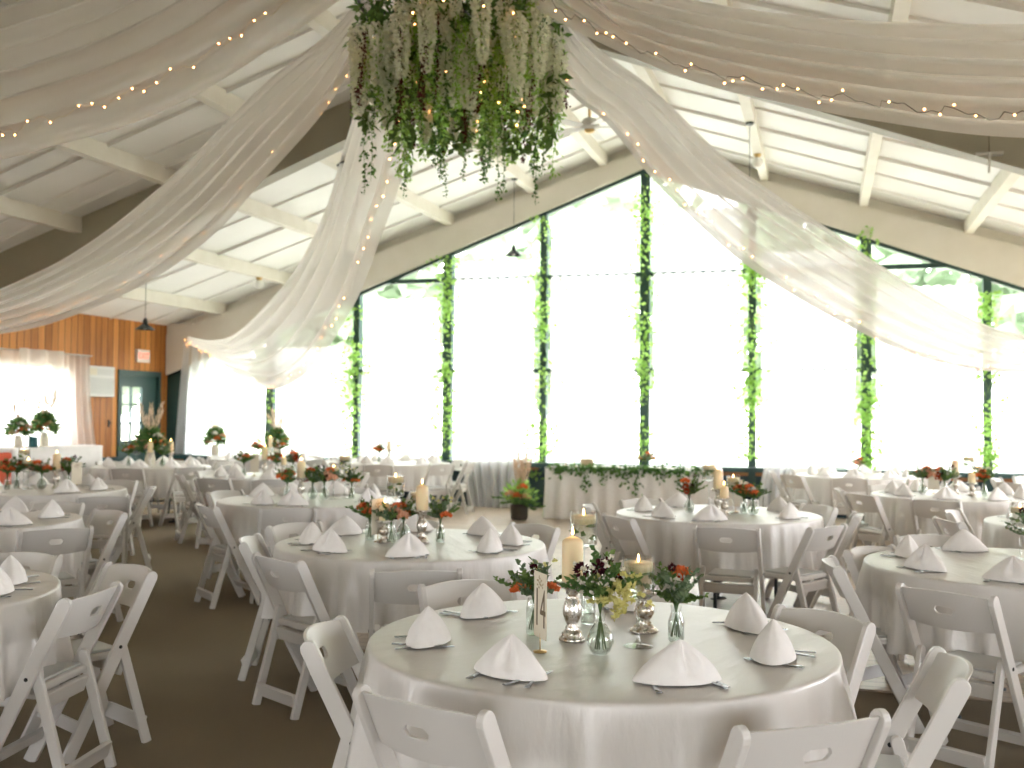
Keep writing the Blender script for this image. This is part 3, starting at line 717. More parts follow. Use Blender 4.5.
# exit sign
ex = thing('exit_sign', 'white exit sign with red letters above the exit door', 'sign', (XL, 15.56, 2.47))
MB().box(.001, .05, -.17, .17, -.11, .11).build('sign_case', M['sign_face'], ex)
def text(name, body, size, mt, parent, loc, rot, ext=.002):
    c_ = bpy.data.curves.new(name, 'FONT'); c_.body = body; c_.size = size; c_.extrude = ext; c_.align_x = 'CENTER'; c_.align_y = 'CENTER'; c_.materials.append(mt)
    o = bpy.data.objects.new(name, c_); C.objects.link(o); bpy.context.view_layer.update(); me = bpy.data.meshes.new_from_object(o); bpy.data.objects.remove(o); o = bpy.data.objects.new(name, me); C.objects.link(o); o.parent = parent; o.location = loc; o.rotation_euler = rot; return o
text('letters', 'EXIT', .14, M['red_sign'], ex, (.053, 0, 0), (pi/2, 0, pi/2))
th = thing('wall_thermostat', 'small white thermostat on the pine wall below the air conditioner', 'thermostat', (XL, 14.2, 1.42))
MB().box(.001, .03, -.05, .05, -.09, .06).build('case', M['white_plastic'], th, bevel=.008); MB().box(.03, .034, -.03, .03, -.01, .03).build('dial', M['grey_plastic'], th)
hk = thing('wall_hook', 'small black hook plate on the pine wall near the door', 'hook', (XL, 14.72, 1.3))
MB().box(.0, .012, -.02, .02, -.06, .06).build('plate', M['black'], hk); MB().tube([(.01, 0, .02), (.05, 0, .0), (.05, 0, .03)], .006).build('hook', M['black'], hk)

# ================================================================== TABLES
TR = .785
def make_table():
    t = thing('round_table', 'x', 'table')
    MB().lathe([(.76, .715), (.765, .725), (.765, .745), (.76, .75)], 40).build('tabletop', M['ply'], t)
    for s_ in (-1, 1):
        lg = MB(); y = s_*.36
        lg.tube([(-.28, y, .71), (-.28, y, .1), (-.26, y+s_*.01, .03), (-.34, y, .013), (-.2, y, .013)], .014)
        lg.tube([(.28, y, .71), (.28, y, .1), (.26, y, .03), (.34, y, .013), (.2, y, .013)], .014).tube([(-.28, y, .3), (.28, y, .3)], .011)
        lg.build('leg', M['steel_leg'], t)
    br = MB().tube([(0, -.36, .3), (0, -.05, .7)], .009).tube([(0, .36, .3), (0, .05, .7)], .009); br.build('brace', M['steel_leg'], t)
    return t
def cloth_mesh(seed):
    rn = random.Random(seed); n = 220; rows = []
    nf = rn.randint(13, 16); ph = rn.random()*6; ph2 = rn.random()*6
    def ring(r, z, k):
        row = []
        for i in range(n+1):
            a = 2*pi*(i % n)/n
            f = max(0, sin(a*nf+ph+.9*sin(2*a+ph2)+.5*sin(5*a)))**1.6; g2 = .5+.5*sin(a*3+ph2)
            rr = r+k*(.085*f*(.45+.55*g2)+.026*max(0, sin(a*(2*nf+5)+3*sin(a*2+ph)))**2-.022+.008*sin(a*43+ph))
            row.append((rr*cos(a), rr*sin(a), z+k*.012*sin(a*4+ph)))
        return row
    for r in (.001, .2, .4, .55, .68, .75): rows.append(ring(r, .757, 0))
    rows.append(ring(.777, .7568, 0)); rows.append(ring(TR-.001, .7555, 0)); rows.append(ring(TR+.004, .751, .01)); rows.append(ring(TR+.006, .743, .03)); rows.append(ring(TR+.008, .725, .08))
    for j in range(1, 9): rows.append(ring(TR+.010+.02*j/8, .725-.345*j/8, .08+.92*(j/8)**.9))
    m = MB().grid(rows); return m.mesh('tablecloth', M['satin'])
CL = [cloth_mesh(s_) for s_ in (3, 9, 17, 26)]

# --- chair
def make_chair():
    t = thing('folding_chair', 'x', 'chair')
    TZ, TY, SL = .785, -.215, .5       # top of the back posts and their slope
    def yz(z): return TY+(TZ-z)*SL
    for s_ in (-1, 1):
        x = s_*.208
        o = MB().bar((x, yz(TZ), TZ), (x, yz(0.0), 0), .024, .056, rnd=True).build('back_post', M['resin'], t, bevel=.004)
        sc_ = MB().tube([(x-.0145, yz(.465), .465), (x+.0145, yz(.465), .465)], .008, 10); sc_.build('screw', M['screw'], o)
        x2 = s_*.180
        MB().bar((x2, yz(.49)-.002, .50), (x2, -.21, 0), .024, .042, rnd=True).build('rear_leg', M['resin'], t, bevel=.004)
    # curved back panel with a hand slot
    m = MB(); nx, nz = 28, 10; th_ = .014
    def bp(u, v, off):
        x = -.197+.394*u; arc = 1-(2*u-1)**2; z = .622+.010*arc*(1-v)*-1+v*.150+.014*arc*v; y = yz(z)-.045*arc+off; return Vector((x, y, z))
    _bp = bp
    def bp(u, v, off):
        i, j = round(u*nx), round(v*nz)
        if i in (11, 17) and j in (4, 6): u += (.45 if i == 11 else -.45)/nx; v += (.35 if j == 4 else -.35)/nz
        return _bp(u, v, off)
    front = [[bp(i/nx, j/nz, th_/2) for i in range(nx+1)] for j in range(nz+1)]; back = [[bp(i/nx, j/nz, -th_/2) for i in range(nx+1)] for j in range(nz+1)]
    hole = lambda i, j: 11 <= i <= 16 and 4 <= j <= 5
    vs = [p_ for r in front for p_ in r]+[p_ for r in back for p_ in r]; o = (nx+1)*(nz+1); fs = []
    id_ = lambda i, j: j*(nx+1)+i
    for j in range(nz):
        for i in range(nx):
            if hole(i, j): continue
            fs.append((id_(i, j), id_(i, j+1), id_(i+1, j+1), id_(i+1, j))); fs.append((id_(i, j)+o, id_(i+1, j)+o, id_(i+1, j+1)+o, id_(i, j+1)+o))
            for (a, b, ni, nj) in (((i, j), (i+1, j), i, j-1), ((i+1, j+1), (i, j+1), i, j+1), ((i, j+1), (i, j), i-1, j), ((i+1, j), (i+1, j+1), i+1, j)):
                if ni < 0 or nj < 0 or ni >= nx or nj >= nz or hole(ni, nj): fs.append((id_(*a), id_(*b), id_(*b)+o, id_(*a)+o))
    m.add(vs, fs, False); bpo = m.build('back_panel', M['resin'], t)
    bv = bpo.modifiers.new('bevel', 'BEVEL'); bv.width = .003; bv.segments = 2; bv.limit_method = 'ANGLE'; bv.angle_limit = radians(50)
    MB().box(-.165, .165, -.10, .215, .405, .437).build('seat', M['resin'], t, bevel=.01)
    MB().box(-.148, .148, -.082, .195, .436, .450).build('seat_pad', M['vinyl'], t, bevel=.008)
    MB().box(-.17, .17, -.012, .012, -.034, .034, Matrix.Translation((0, -.085, .36))@Matrix.Rotation(.3, 4, 'X')).build('rear_rail', M['resin'], t, bevel=.003)
    MB().box(-.17, .17, -.011, .011, -.034, .034, Matrix.Translation((0, -.198, .085))@Matrix.Rotation(.3, 4, 'X')).build('stretcher', M['resin'], t, bevel=.003)
    MB().box(-.198, .198, -.011, .011, -.026, .026, Matrix.Translation((0, yz(.13), .13))@Matrix.Rotation(.46, 4, 'X')).build('stretcher', M['resin'], t, bevel=.003)
    return t
CHAIR = make_chair(); TOPY = .215
# share evaluated bevels: real meshes, so that copies stay light
def bake(root):
    dg = bpy.context.evaluated_depsgraph_get()
    for c in list(root.children)+[g for c in root.children for g in c.children]:
        if c.modifiers:
            ev = c.evaluated_get(dg); me = bpy.data.meshes.new_from_object(ev); c.modifiers.clear(); c.data = me
bpy.context.view_layer.update(); bake(CHAIR); bake(ac)

# --- napkin
def napkin_mesh(seed):
    rn = random.Random(seed); m = MB(); n = 64; rows = []
    H = .112+.01*rn.random(); sk = rn.uniform(-.012, .012); fl = rn.uniform(-.5, .5)
    for j in range(19):
        u = j/18; row = []
        for i in range(n+1):
            a = 2*pi*(i % n)/n; c_, s2 = cos(a), sin(a)
            da = atan2(sin(a+pi/2-fl), cos(a+pi/2-fl))
            mid = sin(pi*min(1, u*1.15))**.8
            val = math.exp(-(da/.20)**2)*mid; lip = math.exp(-((abs(da)-.42)/.17)**2)*mid; bk = math.exp(-((abs(da)-1.75)/.25)**2)*mid
            gg = u**.86*(1+.10*sin(pi*u))
            rr = gg*(1-.55*val+.12*lip-.10*bk)
            x = .118*c_*rr*(1+.12*abs(c_)**6); y = .072*s2*rr
            z = H*(1-u**1.12)+.003 if u < .999 else .001
            row.append((x+sk*(1-u), y, z))
        rows.append(row)
    m.grid(rows); return m.mesh('napkin', M['linen'])
NM = [napkin_mesh(s_) for s_ in (1, 4, 6)]
# --- cutlery
def fork():
    m = MB(); T = None
    prof = [(0, .010), (.03, .009), (.08, .004), (.125, .0035), (.14, .010), (.15, .0115)]
    vs = []; 
    for x, w_ in prof: vs += [(-w_/1, x-.095, .004), (w_/1, x-.095, .004), (w_, x-.095, .0015), (-w_, x-.095, .0015)]
    fs = [(4*k+a, 4*k+(a+1) % 4, 4*k+4+(a+1) % 4, 4*k+4+a) for k in range(len(prof)-1) for a in range(4)]+[(0, 3, 2, 1)]
    m.add(vs, fs, True)
    for k in range(4): x = -.009+k*.006; m.box(x-.0014, x+.0014, .053, .095, .0035, .0055)
    return m
def knife():
    m = MB(); prof = [(0, .008), (.04, .0075), (.10, .006), (.11, .009), (.18, .009), (.21, .002)]; vs = []
    for x, w_ in prof: vs += [(-w_, x-.105, .003), (w_, x-.105, .003), (w_*.6, x-.105, .007), (-w_*.6, x-.105, .007)]
    return m.add(vs, [(4*k+a, 4*k+(a+1) % 4, 4*k+4+(a+1) % 4, 4*k+4+a) for k in range(len(prof)-1) for a in range(4)]+[(0, 1, 2, 3)], True)
def spoon():
    m = MB(); prof = [(0, .008), (.03, .007), (.08, .0032), (.105, .003)]; vs = []
    for x, w_ in prof: vs += [(-w_, x-.08, .003), (w_, x-.08, .003), (w_*.6, x-.08, .006), (-w_*.6, x-.08, .006)]
    m.add(vs, [(4*k+a, 4*k+(a+1) % 4, 4*k+4+(a+1) % 4, 4*k+4+a) for k in range(len(prof)-1) for a in range(4)]+[(0, 1, 2, 3)], True)
    return m.ball((0, .043, .005), .019, 14, 6, (.8, 1.2, .2))
FK, KN, SPN = fork().mesh('fork', M['cutlery']), knife().mesh('table_knife', M['cutlery']), spoon().mesh('spoon', M['cutlery'])
def one(name, me, label, cat, loc, rz, group):
    o = bpy.data.objects.new(name, me); C.objects.link(o); o.location = loc; o.rotation_euler = (0, 0, rz); return tag(o, label, cat, group)

# --- centrepiece pieces
def flame_parts(t, z, h=.02):
    MB().tube([(0, 0, z), (.001, 0, z+.010)], .0012, 4).build('wick', M['wick'], t)
    MB().lathe([(.0003, z+.006), (.0042, z+.011), (.0046, z+.016), (.0025, z+.026), (.0003, z+.036)], 10).build('flame', M['flame'], t)
def pillar(h=.145, r=.036):
    t = thing('pillar_candle', 'x', 'candle')
    MB().lathe([(r*.97, 0), (r, .004), (r, h-.012), (r*.93, h-.006), (r*.6, h+.002), (r*.3, h+.006), (.001, h+.007)], 32).build('wax_body', M['wax'], t)
    flame_parts(t, h+.005); return t
def holder(h=.2):
    t = thing('candle_holder', 'x', 'candle holder'); k = h/.2
    prof = [(.044, 0), (.046, .004*k), (.044, .010*k), (.034, .016*k), (.036, .024*k), (.028, .032*k), (.020, .038*k), (.024, .044*k), (.017, .052*k), (.026, .07*k), (.033, .095*k), (.032, .115*k), (.022, .14*k), (.016, .152*k), (.022, .158*k), (.020, .166*k), (.034, .175*k), (.052, .190*k), (.055, .198*k), (.05, .2*k), (.001, .196*k)]
    MB().lathe(prof, 36).build('turned_body', M['mercury'], t); return t
def goblet(stem=.16, bowl=.135, r=.053):
    """footed glass bowl with water, a floating candle and a leaf"""
    t = thing('footed_glass', 'x', 'glass')
    MB().shell([(.002, stem+.006), (r*.9, stem+.006), (r, stem+.012), (r, stem+bowl)], 36).build('bowl', M['table_glass'], t)
    MB().lathe([(.05, 0), (.05, .002), (.012, .008), (.006, .02), (.0055, stem-.012), (.02, stem), (r*.9, stem+.005)], 28).build('stem', M['table_glass'], t)
    MB().shell([(r-.002, stem+.014), (r-.002, stem+bowl*.78), (.001, stem+bowl*.78)], 30).build('water', M['water'], t)
    c_ = MB().lathe([(r*.5, stem+bowl*.62), (r*.9, stem+bowl*.66), (r*.92, stem+bowl*.86), (r*.8, stem+bowl*.88), (.001, stem+bowl*.87)], 28).build('floating_candle', M['wax'], t)
    MB().lathe([(.0003, stem+bowl*.87), (.0045, stem+bowl*.87+.006), (.003, stem+bowl*.87+.018), (.0003, stem+bowl*.87+.028)], 8).build('flame', M['flame'], c_)
    l_ = MB()
    for a in range(5): l_.leaf((r*.4*cos(a*1.3), r*.4*sin(a*1.3), stem+.03+.012*a), (cos(a*1.3+1), sin(a*1.3+1), .15), .045, .026)
    l_.build('leaf_sprig', M['leaf'], t); return t
def vase(kind):
    t = thing('bud_vase', 'x', 'vase')
    prof = {0: [(.022, 0), (.027, .004), (.027, .085), (.024, .11), (.021, .12)],                       # straight
            1: [(.022, 0), (.034, .012), (.044, .04), (.042, .06), (.028, .085), (.016, .1), (.015, .115), (.021, .13)],   # round
            2: [(.022, 0), (.026, .006), (.027, .06), (.021, .08), (.016, .095), (.018, .115)]}[kind]  # milk bottle
    MB().shell([(.001, .001)]+prof, 28).shell([(.001, .004)]+[(max(.004, r-.002), z+.003) for r, z in prof if z < .11], 28).build('glass_body', M['green_glass'], t)
    MB().shell([(max(.004, r-.003), z+.004) for r, z in prof if z < .07]+[(.001, .072)], 24).build('water', M['water'], t)
    return t
def rose(m, c, r, rn):
    c = Vector(c)
    for k in range(26):
        a = k*2.4; r_ = r; q = r*1.25*(k/26)**.6; tilt = .2+1.1*(k/26)
        p_ = c+Vector((q*.5*cos(a), q*.5*sin(a), r*.3*(1-k/26)))
        m.leaf(p_, (cos(a)*tilt, sin(a)*tilt, 1.1-tilt*.6), r*1.05, r*1.05, rn)
def bouquet(seed, spec, spread=.085, h0=.10, greens=('eucal', 'leaf')):
    """stems in the vase, greenery and blooms above; spec = list of (material, n, radius, dx, dy, z)"""
    rn = random.Random(seed); t = thing('flower_bouquet', 'x', 'flowers')
    st = MB()
    for k in range(9): a = rn.uniform(0, 2*pi); st.tube([(.014*cos(a), .014*sin(a), .01), (-.006*cos(a), -.006*sin(a), h0), (-.03*cos(a), -.03*sin(a), h0+.05)], .0016, 5)
    st.build('stems', M['stem'], t)
    for gi, gm_ in enumerate(greens):
        lf = MB()
        for s_ in range(9):
            a = rn.uniform(0, 2*pi); e = rn.uniform(.3, 1.25); ln = rn.uniform(.06, .13)
            dv = Vector((cos(a)*cos(e), sin(a)*cos(e), sin(e))); p0 = Vector((0, 0, h0))
            pts = [p0, p0+dv*ln*.5+Vector((0, 0, .008)), p0+dv*ln]; lf.tube(pts, .001, 3)
            for k in range(22):
                u = .2+.8*k/22; p_ = p0+dv*ln*u; b = rn.uniform(0, 2*pi)
                lf.leaf(p_, Vector((cos(b), sin(b), .3))+dv*.6, rn.uniform(.013, .025), rn.uniform(.009, .018), rn)
        lf.build('greenery', M[gm_], t)
    for (mt, n, r, dx, dy, z) in spec:
        for k in range(n):
            b = MB(); cx, cy, cz = (dx, dy, z) if n == 1 else (dx+rn.gauss(0, .028), dy+rn.gauss(0, .028), z+rn.gauss(0, .02))
            if mt == 'pampas':
                for q in range(170):
                    u = rn.random(); w2 = .018*sin(pi*min(1, u+.08))+.003; a = rn.uniform(0, 2*pi)
                    b.leaf((cx*u*1.4+w2*cos(a), cy*u*1.4+w2*sin(a), h0+.05+u*r), (cos(a)*.5, sin(a)*.5, 1), .04, .01, rn)
            elif mt in ('burgundy', 'rust'):
                for q in range(60):
                    a, e = rn.uniform(0, 2*pi), rn.uniform(-1, 1.5); d_ = Vector((cos(a)*cos(e), sin(a)*cos(e), sin(e))); b.leaf(Vector((cx, cy, cz))+d_*r*.3, d_, r*.8, r*.35, rn)
            elif mt in ('yellow', 'white_bloom') and r < .014:
                for q in range(9):
                    a, e = rn.uniform(0, 2*pi), rn.uniform(-.3, 1.5); d_ = Vector((cos(a)*cos(e), sin(a)*cos(e), sin(e))); b.leaf(Vector((cx, cy, cz)), d_, r, r*.8, rn)
            else: rose(b, (cx, cy, cz), r, rn)
            b.build('plume' if mt == 'pampas' else 'bloom', M[mt], t)
    return t
B_OR = bouquet(1, [('orange', 1, .024, -.035, 0, .115), ('orange', 1, .02, .045, .01, .115), ('burgundy', 1, .016, 0, .02, .175), ('yellow', 5, .010, .01, 0, .18)], greens=('eucal', 'leaf'))
B_YE = bouquet(2, [('burgundy', 3, .020, -.03, 0, .19), ('yellow', 60, .0135, .038, -.02, .135), ('white_bloom', 22, .009, -.01, -.02, .175), ('orange', 1, .018, .02, .03, .175), ('burgundy', 1, .014, .04, .01, .175)], .09, .12, greens=('leaf', 'ivy_dark'))
B_RU = bouquet(3, [('rust', 1, .024, .045, 0, .15), ('orange', 1, .022, .03, -.01, .18), ('burgundy', 2, .014, -.02, .01, .19), ('white_bloom', 2, .018, -.01, 0, .16), ('rust', 1, .02, .05, .01, .125)], greens=('leaf', 'eucal'))
B_PE = bouquet(4, [('peach', 2, .028, .02, 0, .15), ('orange', 2, .024, -.01, -.02, .15), ('burgundy', 1, .022, .03, 0, .13), ('white_bloom', 2, .018, 0, .02, .18)], greens=('leaf', 'eucal'))
B_CO = bouquet(5, [('orange', 3, .026, 0, 0, .15), ('burgundy', 2, .018, .02, 0, .14), ('rust', 1, .02, -.02, 0, .17), ('white_bloom', 3, .014, .02, 0, .17)], greens=('leaf', 'ivy_dark'))
BQ = {'or': B_OR, 'ye': B_YE, 'ru': B_RU, 'pe': B_PE, 'co': B_CO}
BDESC = {'or': 'orange roses and eucalyptus', 'ye': 'yellow-green blossom with burgundy heads', 'ru': 'rust and orange blooms', 'pe': 'peach and coral roses', 'co': 'coral roses and dark foliage'}
V0, V1, V2 = vase(0), vase(1), vase(2); VS = [V0, V1, V2]
PIL = pillar(.145, .036); PILS = pillar(.09, .034); HOL = holder(.2); HOLS = holder(.13); GOB = goblet(.16); GOBT = goblet(.25, .14)
def number_stand(num=True):
    t = thing('table_number', 'x', 'sign')
    MB().lathe([(.022, 0), (.022, .004), (.003, .007)], 20).tube([(0, 0, .005), (0, 0, .06)], .0018, 6).build('brass_base', M['gold'], t)
    o = MB().box(-.055, .055, -.001, .001, .045, .255).build('card', M['card'], t)
    if num: text('number', '14', .13, M['ink'], o, (0, -.0016, .135), (pi/2, 0, 0), .0003).scale = (.8, 1.35, 1)
    b = MB()
    for k in range(26): a = RND.uniform(0, 2*pi); q = .03*sqrt(RND.random()); b.box(q*cos(a)-.002, q*cos(a)+.002, -.0018, -.0011, .222+q*.7*sin(a)-.003, .222+q*.7*sin(a)+.003)
    b.build('printed_ornament', M['lace'], o); return t
NUM = number_stand(); NUMB = number_stand(False)
PROTOS = [NUMB, CHAIR, V0, V1, V2, PIL, PILS, HOL, HOLS, GOB, GOBT, NUM]+list(BQ.values())
TABLE = make_table()

# the tables: key -> (x, y, words, chairs [(angle of seat, shift, extra turn)], napkins, cutlery)
def ring8(ph, skip=()): return [ph+45*k for k in range(8) if k not in skip]
TB = {
 'front': (-.73, 3.52, 'the large front table', None),
 'second': (-2.33, 5.75, 'the second table from the front', None),
 'middle': (-.79, 8.3, 'the table before the head table', None),
 'rightfront': (1.0, 5.95, 'the table at the right edge', None),
 'leftfront': (-3.87, 3.4, 'the table at the left edge', None),
 'aisle': (-5.72, 5.82, 'the second table along the left', None),
 'leftthird': (-7.25, 8.35, 'the third table along the left', None),
 'third': (-4.3, 8.25, 'the third table from the front', None),
 'fourth': (-6.3, 11.1, 'the table before the sill flowers', None),
 'pine': (-8.9, 12.4, 'the table nearest the pine wall', None),
 'window': (-6.2, 14.75, 'the table by the fallen curtain', None),
 'cornerwin': (-8.6, 15.0, 'the table in the window corner', None),
 'rightback': (1.25, 11.1, 'the third table on the right', None),
 'rightmid': (1.95, 8.5, 'the second table on the right', None),
 'rightfar': (.45, 14.3, 'the farthest table beyond the middle', None),
 'rightcorner': (3.0, 13.6, 'the last table on the right', None),
}
seen_dir = ['far', 'far right', 'right', 'near right', 'near', 'near left', 'left', 'far left']
def side_words(c, p):
    v = Vector((p[0]-c[0], p[1]-c[1])); f2 = Vector((c[0], c[1])).normalized(); r2 = Vector((f2.y, -f2.x))
    return math.degrees(atan2(v.dot(r2), v.dot(f2))) % 360
def dir_labels(c, pts):
    """one distinct side word for each of at most eight places round a table"""
    free = list(range(8)); res = [None]*len(pts); an = [side_words(c, p) for p in pts]
    pairs = sorted((abs((an[i]-45*k+180) % 360-180), i, k) for i in range(len(pts)) for k in range(8))
    for _, i, k in pairs:
        if res[i] is None and k in free: res[i] = seen_dir[k]; free.remove(k)
    return res
CH = {  # chairs measured in the photo: sitter's left and right post tops
 'front': [(360, 690, 481, 716), (338, 618, 304, 645), (745, 732, 883, 715), (964, 681, 943, 652), (870, 625, 783, 607)],
 'second': [(370, 572, 462, 571), (256, 555, 297, 563), (254, 536, 243, 543)],
 'middle': [(695, 527, 758, 530), (812, 529, 845, 525), (594, 513, 641, 522)],
 'rightfront': [(900, 586, 991, 599), (829, 557, 836, 569), (893, 546, 843, 552)],
 'leftfront': [(68, 601, 119, 584), (148, 572, 116, 565)],
 'aisle': [(27, 531, 85, 528), (119, 513, 103, 511)],
 'leftthird': [(80, 497, 126, 497), (158, 490, 145, 486)],
 'third': [(260, 510, 315, 508), (190, 502, 222, 511)],
}
EXTRA = {  # the other seats by their angle round the table
 'front': [136, 88], 'second': [155, 112, 66], 'middle': [178, 135, 90, 45, 0], 'rightfront': [110, 62, 15, -60],
 'leftfront': [92, 140, -60], 'aisle': [95, 140, -80], 'leftthird': [85, 130, 178, -92], 'third': [165, 136, 90, 45, -5],
 'fourth': ring8(-60), 'pine': ring8(-70), 'window': ring8(-80), 'cornerwin': ring8(-60), 'rightback': ring8(-100), 'rightmid': ring8(-120), 'rightfar': ring8(-95), 'rightcorner': ring8(-110)}
NAPR = {'front': [-157, -105, -56, -9, 37, 92, 151], 'middle': [-128, -90, -20, 40, 85, 130, 180], 'second': [-160, -118, -70, -20, 15, 62, 110, 158], 'rightfront': [-150, -105, 160, 112, 65, -55, 20]}
rn = random.Random(77)
for key, (tx, ty, words_, _) in TB.items():
    front_rank = key in ('front', 'second', 'middle', 'rightfront', 'leftfront', 'aisle', 'third', 'leftthird', 'rightback', 'rightmid')
    place(TABLE, (tx, ty, 0), rn.uniform(0, 3), 'steel-legged folding table under the cloth of '+words_, 'round banquet tables')
    o = bpy.data.objects.new('tablecloth', CL[rn.randrange(4)]); C.objects.link(o); o.location = (tx, ty, 0); o.rotation_euler = (0, 0, rn.uniform(0, 6))
    tag(o, 'white satin tablecloth draped over '+words_, 'tablecloth', 'white round tablecloths')
    cs = []
    for (ax, ay, bx, by) in CH.get(key, []):
        A, B = at_z(ax, ay, .775), at_z(bx, by, .775); md = (A+B)/2; d = B-A
        face = atan2(d.x, -d.y); to = atan2(ty-md.y, tx-md.x); dd = (face-to+pi) % (2*pi)-pi; face = to+max(-.35, min(.35, dd))
        cs.append((md.x+TOPY*cos(face), md.y+TOPY*sin(face), face))
    for a in EXTRA[key]:
        a = radians(a+rn.uniform(-4, 4)); r = .86+rn.uniform(-.05, .07); face = a+pi+rn.gauss(0, .09)
        cs.append((tx+r*cos(a), ty+r*sin(a), face))
    lab = dir_labels((tx, ty), cs)
    for (x, y, face), l_ in zip(cs, lab):
        if y < 1.0: continue
        place(CHAIR, (x, y, 0), face-pi/2, 'white folding chair on the %s side of %s' % (l_, words_), 'white folding chairs around the tables')
    # napkins and cutlery
    angs = NAPR.get(key) or [degs for degs in [math.degrees(atan2(y-ty, x-tx)) for x, y, f_ in cs]]
    pts = [(tx+.585*cos(radians(a)), ty+.585*sin(radians(a))) for a in angs]; lab = dir_labels((tx, ty), pts)
    for a, (x, y), l_ in zip(angs, pts, lab):
        ar = radians(a); fr = Vector((-cos(ar), -sin(ar))); turn = ar+pi/2+rn.gauss(0, .25)   # front of the napkin to the seat
        one('napkin', NM[rn.randrange(3)], 'peaked white napkin on the %s side of %s' % (l_, words_), 'napkin', (x, y, .7625), turn, 'folded white napkins')
        if front_rank:
            tg = Vector((-sin(ar), cos(ar))); rd = Vector((cos(ar), sin(ar)))
            for nm, me, off, rr in (('fork', FK, -.085, .02), ('table_knife', KN, .075, .02), ('spoon', SPN, .10, .035)):
                if nm == 'spoon' and key not in ('front', 'second', 'rightfront'): continue
                q = Vector((x, y))+tg*off+rd*rr; one(nm, me, 'steel %s on the %s side of %s' % (nm.replace('_', ' '), l_, words_), 'cutlery', (q.x, q.y, .759), ar+pi/2+rn.uniform(-.3, .3), 'cutlery at the place settings')

TZ_ = .758
W1 = 'the front table'
def put(px, py, z=TZ_): p_ = at_z(px, py, z); return p_.x, p_.y
x, y = put(534, 634); place(V0, (x, y, TZ_), 0, 'straight pale green bud vase beside the table number on '+W1, 'glass bud vases', 1.05)
place(B_OR, (x, y, TZ_+.004), .3, 'small bouquet of orange roses and eucalyptus behind the table number on '+W1, 'bouquets in bud vases', 1.25)
x, y = put(540, 652); place(NUM, (x, y, TZ_), radians(-54), 'cream card reading 14 on a brass stand on '+W1)
x, y = put(572, 640); place(HOL, (x, y, TZ_), 0, 'tall mercury glass candle holder under the thick pillar candle on '+W1, 'mercury glass candle holders', 1.0)
place(PIL, (x, y, TZ_+.199), 0, 'thick cream pillar candle burning on the tall mercury holder of '+W1, 'pillar candles')
x, y = put(600, 654); place(V1, (x, y, TZ_), 0, 'round-bellied clear bud vase standing foremost among the flowers of '+W1, 'glass bud vases', 1.0)
place(B_YE, (x, y, TZ_+.004), .2, 'full bouquet of yellow-green blossom with burgundy heads on '+W1, 'bouquets in bud vases', 1.4)
x, y = put(638, 646); place(GOB, (x, y, TZ_), 0, 'tall-stemmed glass with a floating candle and leaf on '+W1, 'footed glasses with floating candles')
x, y = put(644, 631); place(HOLS, (x, y, TZ_), 0, 'short mercury candle holder seen through the stemmed glass on '+W1, 'mercury glass candle holders', 1.1)
place(PILS, (x, y, TZ_+.142), 0, 'short cream pillar candle seen through the stemmed glass on '+W1, 'pillar candles', .78)
x, y = put(676, 641); place(V2, (x, y, TZ_), 0, 'small bottle-shaped bud vase nearest the napkins on '+W1, 'glass bud vases', 1.05)
place(B_RU, (x, y, TZ_+.004), 1.6, 'small bouquet of rust and orange blooms in the bottle vase on '+W1, 'bouquets in bud vases', 1.2)
x, y = put(588, 624); dup(V0, (x, y, TZ_), 0, 'bud vase half hidden between candle and yellow bouquet on '+W1, 'glass bud vases', .95)
x, y = put(583, 611); place(GOBT, (x, y, TZ_), 0, 'tallest footed glass with a floating candle, behind the pillar candle on '+W1, 'footed glasses with floating candles', 1.0)

def centre(key, items, words_):
    """items: (kind, dx along the picture, dy into depth, extra)"""
    tx, ty = TB[key][:2]; f2 = Vector((tx, ty)).normalized(); r2 = Vector((f2.y, -f2.x)); n_ = {}
    for it in items:
        kind, dx, dy = it[:3]; p_ = Vector((tx, ty))+r2*dx+f2*dy; loc = (p_.x, p_.y, TZ_); where = 'on '+words_
        n_[kind] = n_.get(kind, 0)+1; ordw = {1: '', 2: 'another ', 3: 'third '}.get(n_[kind], 'further ')
        pos = 'far left' if dx < -.24 else 'left' if dx < -.15 else 'inner left' if dx < -.06 else 'middle' if dx < .045 else 'inner right' if dx < .13 else 'right' if dx < .24 else 'far right'
        if kind in BQ:
            v_ = VS[it[3] if len(it) > 3 else 0]
            place(v_, loc, 0, 'bud vase at centrepiece %s %s' % (pos, where), 'glass bud vases'); place(BQ[kind], (loc[0], loc[1], TZ_+.004), rn.uniform(0, 6), '%s at centrepiece %s %s' % (BDESC[kind], pos, where), 'bouquets in bud vases', 1.2*(it[4] if len(it) > 4 else 1.0))
        elif kind == 'pil':
            place(HOL, loc, 0, 'mercury candle holder, centrepiece %s, %s' % (pos, where), 'mercury glass candle holders', .95); place(PIL, (loc[0], loc[1], TZ_+.189), 0, 'cream pillar candle, centrepiece %s, %s' % (pos, where), 'pillar candles')
        elif kind == 'pils':
            place(HOLS, loc, 0, 'short mercury candle holder, centrepiece %s, %s' % (pos, where), 'mercury glass candle holders'); place(PILS, (loc[0], loc[1], TZ_+.129), 0, 'short cream candle, centrepiece %s, %s' % (pos, where), 'pillar candles')
        elif kind == 'gob': place(GOB, loc, 0, 'footed candle glass, centrepiece %s, %s' % (pos, where), 'footed glasses with floating candles')
        elif kind == 'gobt': place(GOBT, loc, 0, 'tall footed candle glass, centrepiece %s, %s' % (pos, where), 'footed glasses with floating candles')
        elif kind == 'num': place(NUMB, loc, it[3], 'table number card, centrepiece %s, %s' % (pos, where), 'table number cards')
        elif kind == 'tall':
            place(TALL, loc, rn.uniform(0, 6), 'tall pampas and rose arrangement %s' % where, 'tall pampas arrangements', it[3])
